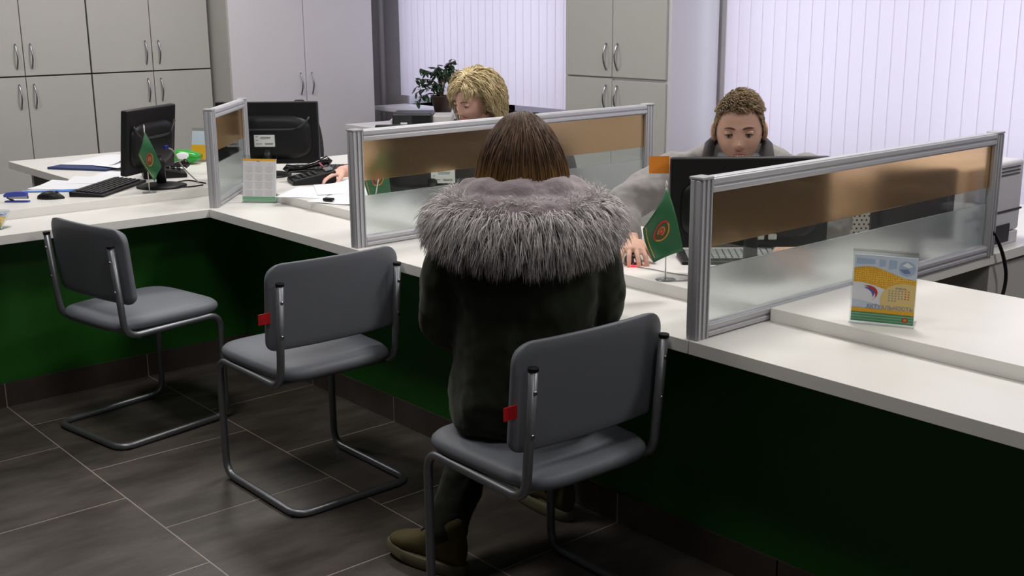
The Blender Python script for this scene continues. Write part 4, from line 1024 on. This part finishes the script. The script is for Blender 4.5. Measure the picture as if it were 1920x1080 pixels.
for i in range(NF):
    s = rg.uniform(0, 27.99); k_ = int(s); fr_ = s-k_; p = FP[k_].lerp(FP[k_+1], fr_); tg = (FP[k_+1]-FP[k_]).normalized(); ou = (p-V(0, -.015, p.z)); ou = (ou-tg*ou.dot(tg)); ou.z = 0; ou.normalize(); upv = Vector((0, 0, 1))
    a = rg.uniform(-100, 92); a = math.radians(a); nn = ou*math.cos(a)+upv*math.sin(a); r = FR[k_]*.96; key = (int(s*3.2), int(math.degrees(a)//14))
    if key not in clump: clump[key] = rg.normal(size=3)*.30
    d = nn*.75 + ou*.55 + Vector((0, 0, -.35)) + Vector(clump[key]) + Vector(rg.normal(size=3)*.10)
    if math.degrees(a) > 70: d = nn*.9 - ou*.1 + Vector(clump[key])*.8 + Vector(rg.normal(size=3)*.15)
    roots.append((p+nn*r)[:]); dirs.append(d[:]); lens.append(rg.uniform(.042, .078)*(.55 if math.degrees(a) > 55 else 1))
fur_m = strand_mat('grey_fur', (.34, .305, .31), (.97, .93, .94), .6)
o = grow('fur_fibres', fur_m, fb, roots, dirs, lens, 6, .26, wid=.0011, curl=.25, curlf=4, seed=4)
# hair
def hairok(n, rg_):
    return n[2] > -.35 + (.55 if n[1] > .35 else 0) + (.25 if n[1] > .6 else 0)
hm = strand_mat('brown_hair', (.028, .013, .007), (.115, .058, .028), .5, (1.20, 1.11, (.26, .145, .045)), .22)
hb = mat('hair_under', (.03, .016, .009), .6)
def vhair(n):
    p = Head.base(n); m_ = smst(-.2, .1, .75-n[1]+n[2]*.5); 
    if n[2] < 0: p = [n[0]*.078*(1.0), min(n[1], .3)*.095 if n[1] > 0 else n[1]*.098, n[2]*.15]
    k_ = 1 + .15*m_; return [p[0]*k_, p[1]*k_+(-.004), p[2]*(1+.09*m_)]
mb = MB(); VH.mesh(mb, vhair, 48, 40); o = add(mb, 'hair', hb, t, smooth=True)
rt, nr = scalp(VH, 5200, hairok, 11, .010)
c_ = np.array(VH.c[:]); A_ = axes(VH); back = np.array((-VH.y)[:])
sidev = rt-c_; d0 = nr*.25 + back*.35 + np.array([0, 0, -.2]) + (sidev@A_.T)[:, :1]*A_[0]*6
lens = .06 + (rt[:, 2]-1.08)*1.28
hs = grow('hair_strands', hm, o, rt, d0, np.maximum(lens, .08), 14, .55, push=[(c_, A_, np.array([.094, .112, .132])), (c_-np.array([0, 0, .07]), A_, np.array([.092, .10, .13])), (c_-np.array([0, 0, .13]), A_, np.array([.096, .098, .10]))], wid=.0017, curl=.10, curlf=5, seed=5)

# ============ the man behind the black monitor
Hm = at(1386, 243, 3.70); fx, fy = CAM.x-Hm.x, CAM.y-Hm.y
Mf = Frame(Hm.x, Hm.y, fx, fy); MH = Head(Hm, (fx, fy, 0), tilt=math.radians(5), roll=math.radians(-2), k=1.0)
t = thing('person', 'young man with short light brown hair and grey jacket, sitting behind the black monitor', 'person', (Hm.x, Hm.y, 0))
mb = MB(); MH.body(mb)
limb(mb, [Mf(0, -.075, 1.0), Mf(0, -.03, 1.11)], [.066, .060])
ringloft(mb, Mf, [(.46, .15, .11, -.24), (.56, .16, .12, -.23), (.70, .145, .11, -.18), (.86, .165, .115, -.12), (.97, .185, .11, -.09), (1.03, .15, .08, -.08), (1.06, .07, .06, -.07)])
mw = Vector((2.022, .425, .787)); ff = Vector((.742, -.670, 0)); wr = mw - ff*.085 + Vector((0, 0, .052))
ARm = [(Mf(.20, -.08, 1.02), at(1163, 388, 3.80), wr - ff*.035), (Mf(-.215, -.08, 1.02), at(1572, 420, 3.66), at(1480, 452, 3.52)+Vector((0, 0, -.01)))]
limb(mb, ARm[0], [.052, .042, .028]); limb(mb, ARm[1], [.052, .042, .028])
hand(mb, wr, (.742, -.67, -.12), (0, 0, 1), -1, (.62, .48, .45, .55), .22, 1.0, .35)
hand(mb, ARm[1][2], (.74, -.60, -.15), (0, 0, 1), 1, (.5, .5, .5, .5))
LGm = [(Mf(s*.10, -.24, .50), Mf(s*.13, .12, .50), Mf(s*.12, .02, .09)) for s in (1, -1)]
for l in LGm: limb(mb, l, [.085, .062, .042]); mb.ell(l[2]+Mf.F*.06-Vector((0, 0, .04)), (.05, .05, .04))
skin2 = mat('skin_man', (.68, .41, .31), .5, spec=.35, var=(20, .05)); skin2.node_tree.nodes['Principled BSDF'].inputs['Subsurface Weight'].default_value = .08
mbody = add(mb, 'body', skin2, t); soft(mbody, .0035, 1)
def kid(fn, t_):
    before = set(bpy.data.objects); fn()
    for o in set(bpy.data.objects)-before:
        if o.parent is t_: inv(o, t_)
kid(lambda: MH.eyes(t, brow=(.12, .065, .04)), t); kid(lambda: MH.lips(t, (.42, .16, .14)), t)
greyj = fabric('grey_jacket', (.27, .255, .255), .85)
mb = MB()
ringloft(mb, Mf, [(.60, .17, .13, -.21), (.72, .165, .125, -.18), (.86, .185, .13, -.12), (.97, .225, .125, -.09), (1.05, .225, .11, -.09), (1.085, .185, .095, -.085), (1.11, .125, .085, -.075), (1.13, .085, .078, -.06), (1.14, .075, .07, -.055)])
limb(mb, [ARm[0][0], ARm[0][1], ARm[0][2]+Vector((0, 0, .012))-ff*.03], [.075, .066, .046]); limb(mb, [ARm[1][0], ARm[1][1], ARm[1][2]], [.075, .062, .045])
o = add(mb, 'jacket', greyj, t); soft(o, .008, 3, (.07, .026))
dark_c = fabric('dark_grey_lapel', (.06, .055, .06)); shirtm = fabric('pale_shirt', (.33, .35, .38))
mb = MB()
for s in (1, -1): mb.tube([Mf(s*.072, -.06, 1.145), Mf(s*.092, -.01, 1.125), Mf(s*.10, .035, 1.08), Mf(s*.07, .06, 1.0)], [.012, .017, .018, .012], 12)
o = add(mb, 'lapel', dark_c, t); smooth_all(o)
mb = MB(); mb.tube([Mf(.068*math.cos(math.radians(q)), -.035+.068*math.sin(math.radians(q)), 1.085) for q in range(0, 360, 20)], .018, 10, closed=True); smooth_all(add(mb, 'shirt_collar', shirtm, t))
mb = MB(); 
for l in LGm: limb(mb, l, [.095, .075, .06])
soft(add(mb, 'trousers', fabric('charcoal_trousers', (.03, .03, .035)), t), .009, 2)
mb = MB()
for l in LGm: mb.ell(l[2]+Mf.F*.06-Vector((0, 0, .045)), (.055, .055, .043))
smooth_all(add(mb, 'shoes', black, t))
def mhair(n):
    p = Head.base(n); hl = .60 - .80*smst(.62, .10, n[1]) - .28*smst(.05, -.6, n[1]); ms_ = smst(hl-.06, hl+.06, n[2])
    top = smst(.3, .9, n[2]); th = -.005 + ms_*(.008+.007*top)
    ln = math.sqrt(sum(a*a for a in p)); return [a*(1+th/ln) for a in p]
mb = MB(); MH.mesh(mb, mhair, 72, 60); mho = add(mb, 'hair', mat('light_brown_hair_under', (.13, .085, .05), .6), t, smooth=True)
def mok(n, rg_): hl = .60 - .80*smst(.62, .10, n[1]) - .28*smst(.05, -.6, n[1]); return n[2] > hl-.02 and n[2] > -.75
rt, nr = scalp(MH, 4600, mok, 21, .006); Am = axes(MH); zz = (rt-np.array(MH.c[:]))@Am.T
comb = Am[0]*(-.5) + Am[1]*.45; d0 = nr*.55 + comb*np.clip(zz[:, 2:3]*10, 0, 1) + np.where(zz[:, 2:3] < .06, -1.6, 0)*Am[2]*.9
ll = .010 + .018*np.clip((zz[:, 2]-.03)/.08, 0, 1)
hmm = strand_mat('light_brown_hair', (.20, .135, .08), (.46, .35, .22), .5)
o = grow('hair_strands', hmm, mho, rt, d0, ll, 5, .12, wid=.0015, curl=.35, curlf=3, seed=9)

# ============ the blonde woman at the telephone
Hw = at(887, 184, 5.18); Wf = Frame(Hw.x, Hw.y, -.10, -1.0); WH = Head(Hw, (.10, -.97, 0), tilt=math.radians(20), roll=math.radians(4))
t = thing('person', 'blonde woman looking down with her hand on the telephone, behind the middle divider', 'person', (Hw.x, Hw.y, 0))
mb = MB(); WH.body(mb); limb(mb, [Wf(0, -.09, .98), Wf(0, -.045, 1.09)], [.056, .052])
ringloft(mb, Wf, [(.46, .16, .12, -.22), (.56, .17, .125, -.21), (.70, .145, .11, -.18), (.85, .155, .115, -.13), (.95, .17, .11, -.11), (1.01, .14, .08, -.10), (1.04, .06, .06, -.09)])
hw_ = at(641, 322, 5.30); hd = (at(604, 330, 5.22)-hw_).normalized()
ARw = [(Wf(.165, -.10, .98), Wf(.27, .13, .87), hw_), (Wf(-.165, -.10, .98), Wf(-.22, .10, .83), Wf(-.08, .27, .81))]
limb(mb, ARw[0], [.046, .038, .027]); limb(mb, ARw[1], [.046, .038, .027])
hand(mb, hw_, hd, (0, 0, 1), -1, (.35, .75, .8, .85), .12, .95, .6); hand(mb, ARw[1][2], (.2, -1, -.2), (0, 0, 1), 1, (.4, .4, .4, .4), k=.95)
LGw = [(Wf(s*.10, -.22, .50), Wf(s*.12, .18, .50), Wf(s*.12, .12, .09)) for s in (1, -1)]
for l in LGw: limb(mb, l, [.085, .06, .04]); mb.ell(l[2]+Wf.F*.06-Vector((0, 0, .04)), (.045, .045, .038))
skin3 = mat('skin_woman', (.76, .45, .36), .5, spec=.35, var=(20, .05)); skin3.node_tree.nodes['Principled BSDF'].inputs['Subsurface Weight'].default_value = .08
wbody = add(mb, 'body', skin3, t); soft(wbody, .0038, 1)
WH.skin = 'skin_woman'
kid(lambda: WH.eyes(t, brow=(.20, .12, .07)), t); kid(lambda: WH.lips(t, (.50, .13, .13)), t)
mb = MB()
ringloft(mb, Wf, [(.55, .185, .14, -.21), (.70, .16, .125, -.18), (.85, .172, .13, -.13), (.95, .185, .122, -.11), (1.01, .155, .095, -.10), (1.045, .10, .08, -.09), (1.065, .075, .07, -.08)])
limb(mb, [ARw[0][0], ARw[0][1], ARw[0][1].lerp(ARw[0][2], .62)], [.066, .056, .045]); limb(mb, [ARw[1][0], ARw[1][1], ARw[1][2]], [.066, .054, .04])
soft(add(mb, 'dark_top', fabric('dark_knit', (.022, .018, .022)), t), .008, 3, (.07, .016))
mb = MB()
for l in LGw: limb(mb, l, [.095, .07, .055])
soft(add(mb, 'trousers', fabric('black_trousers', (.015, .015, .018)), t), .009, 2)
mb = MB()
for l in LGw: mb.ell(l[2]+Wf.F*.06-Vector((0, 0, .045)), (.05, .05, .042))
smooth_all(add(mb, 'shoes', black, t))
def whair(n):
    p = Head.base(n); front = smst(-.05, .45, n[1]); hl = .50*front - .8*(1-front); ms_ = smst(hl-.08, hl+.08, n[2]); th = -.008 + ms_*.020*(1-.35*front)
    ln = math.sqrt(sum(a*a for a in p)); return [a*(1+th/ln) for a in p]
mb = MB(); WH.mesh(mb, whair, 60, 48); who = add(mb, 'hair', mat('dark_blonde_under', (.26, .18, .08), .6), t, smooth=True)
def wok(n, rg_): front = smst(.0, .4, n[1]); return n[2] > .55*front - .45*(1-front)
rt, nr = scalp(WH, 4800, wok, 31, .010); Aw = axes(WH); zz = (rt-np.array(WH.c[:]))@Aw.T
sx_ = np.where(zz[:, :1] > -.015, 1., -1.); d0 = nr*.35 + sx_*Aw[0]*np.where(zz[:, 1:2] > .0, 1.2, .3) + np.where(zz[:, 1:2] > .055, .35, -1.3)*Aw[1]*.8
ll = np.where(zz[:, 1] > .035, .045 + .02*np.clip(zz[:, 2]/.1, 0, 1), .12 + .05*np.clip(zz[:, 2]/.1, 0, 1))
wm = strand_mat('blonde_hair', (.34, .25, .12), (.74, .62, .38), .42)
cw_ = np.array(WH.c[:])
o = grow('hair_strands', wm, who, rt, d0, ll, 12, .24, push=[(cw_, Aw, np.array([.086, .102, .126])), (cw_-np.array([0, 0, .05])-Aw[1]*.02, Aw, np.array([.090, .085, .11]))], wid=.0020, curl=.5, curlf=7, seed=12)

e = at(560, 176, 6.15); q_ = math.radians(-40)
office_chair('empty black swivel chair, its rounded back showing above the labelled monitor', e.x+.25*math.cos(q_), e.y+.25*math.sin(q_), q_, 1.085, k=.62)
office_chair('black swivel chair under the man in grey', Hm.x-Mf.F.x*.24, Hm.y-Mf.F.y*.24, math.atan2(fy, fx), .95)
office_chair('black swivel chair under the blonde woman', Hw.x-Wf.F.x*.22, Hw.y-Wf.F.y*.22, math.atan2(-1, -.1), .95)
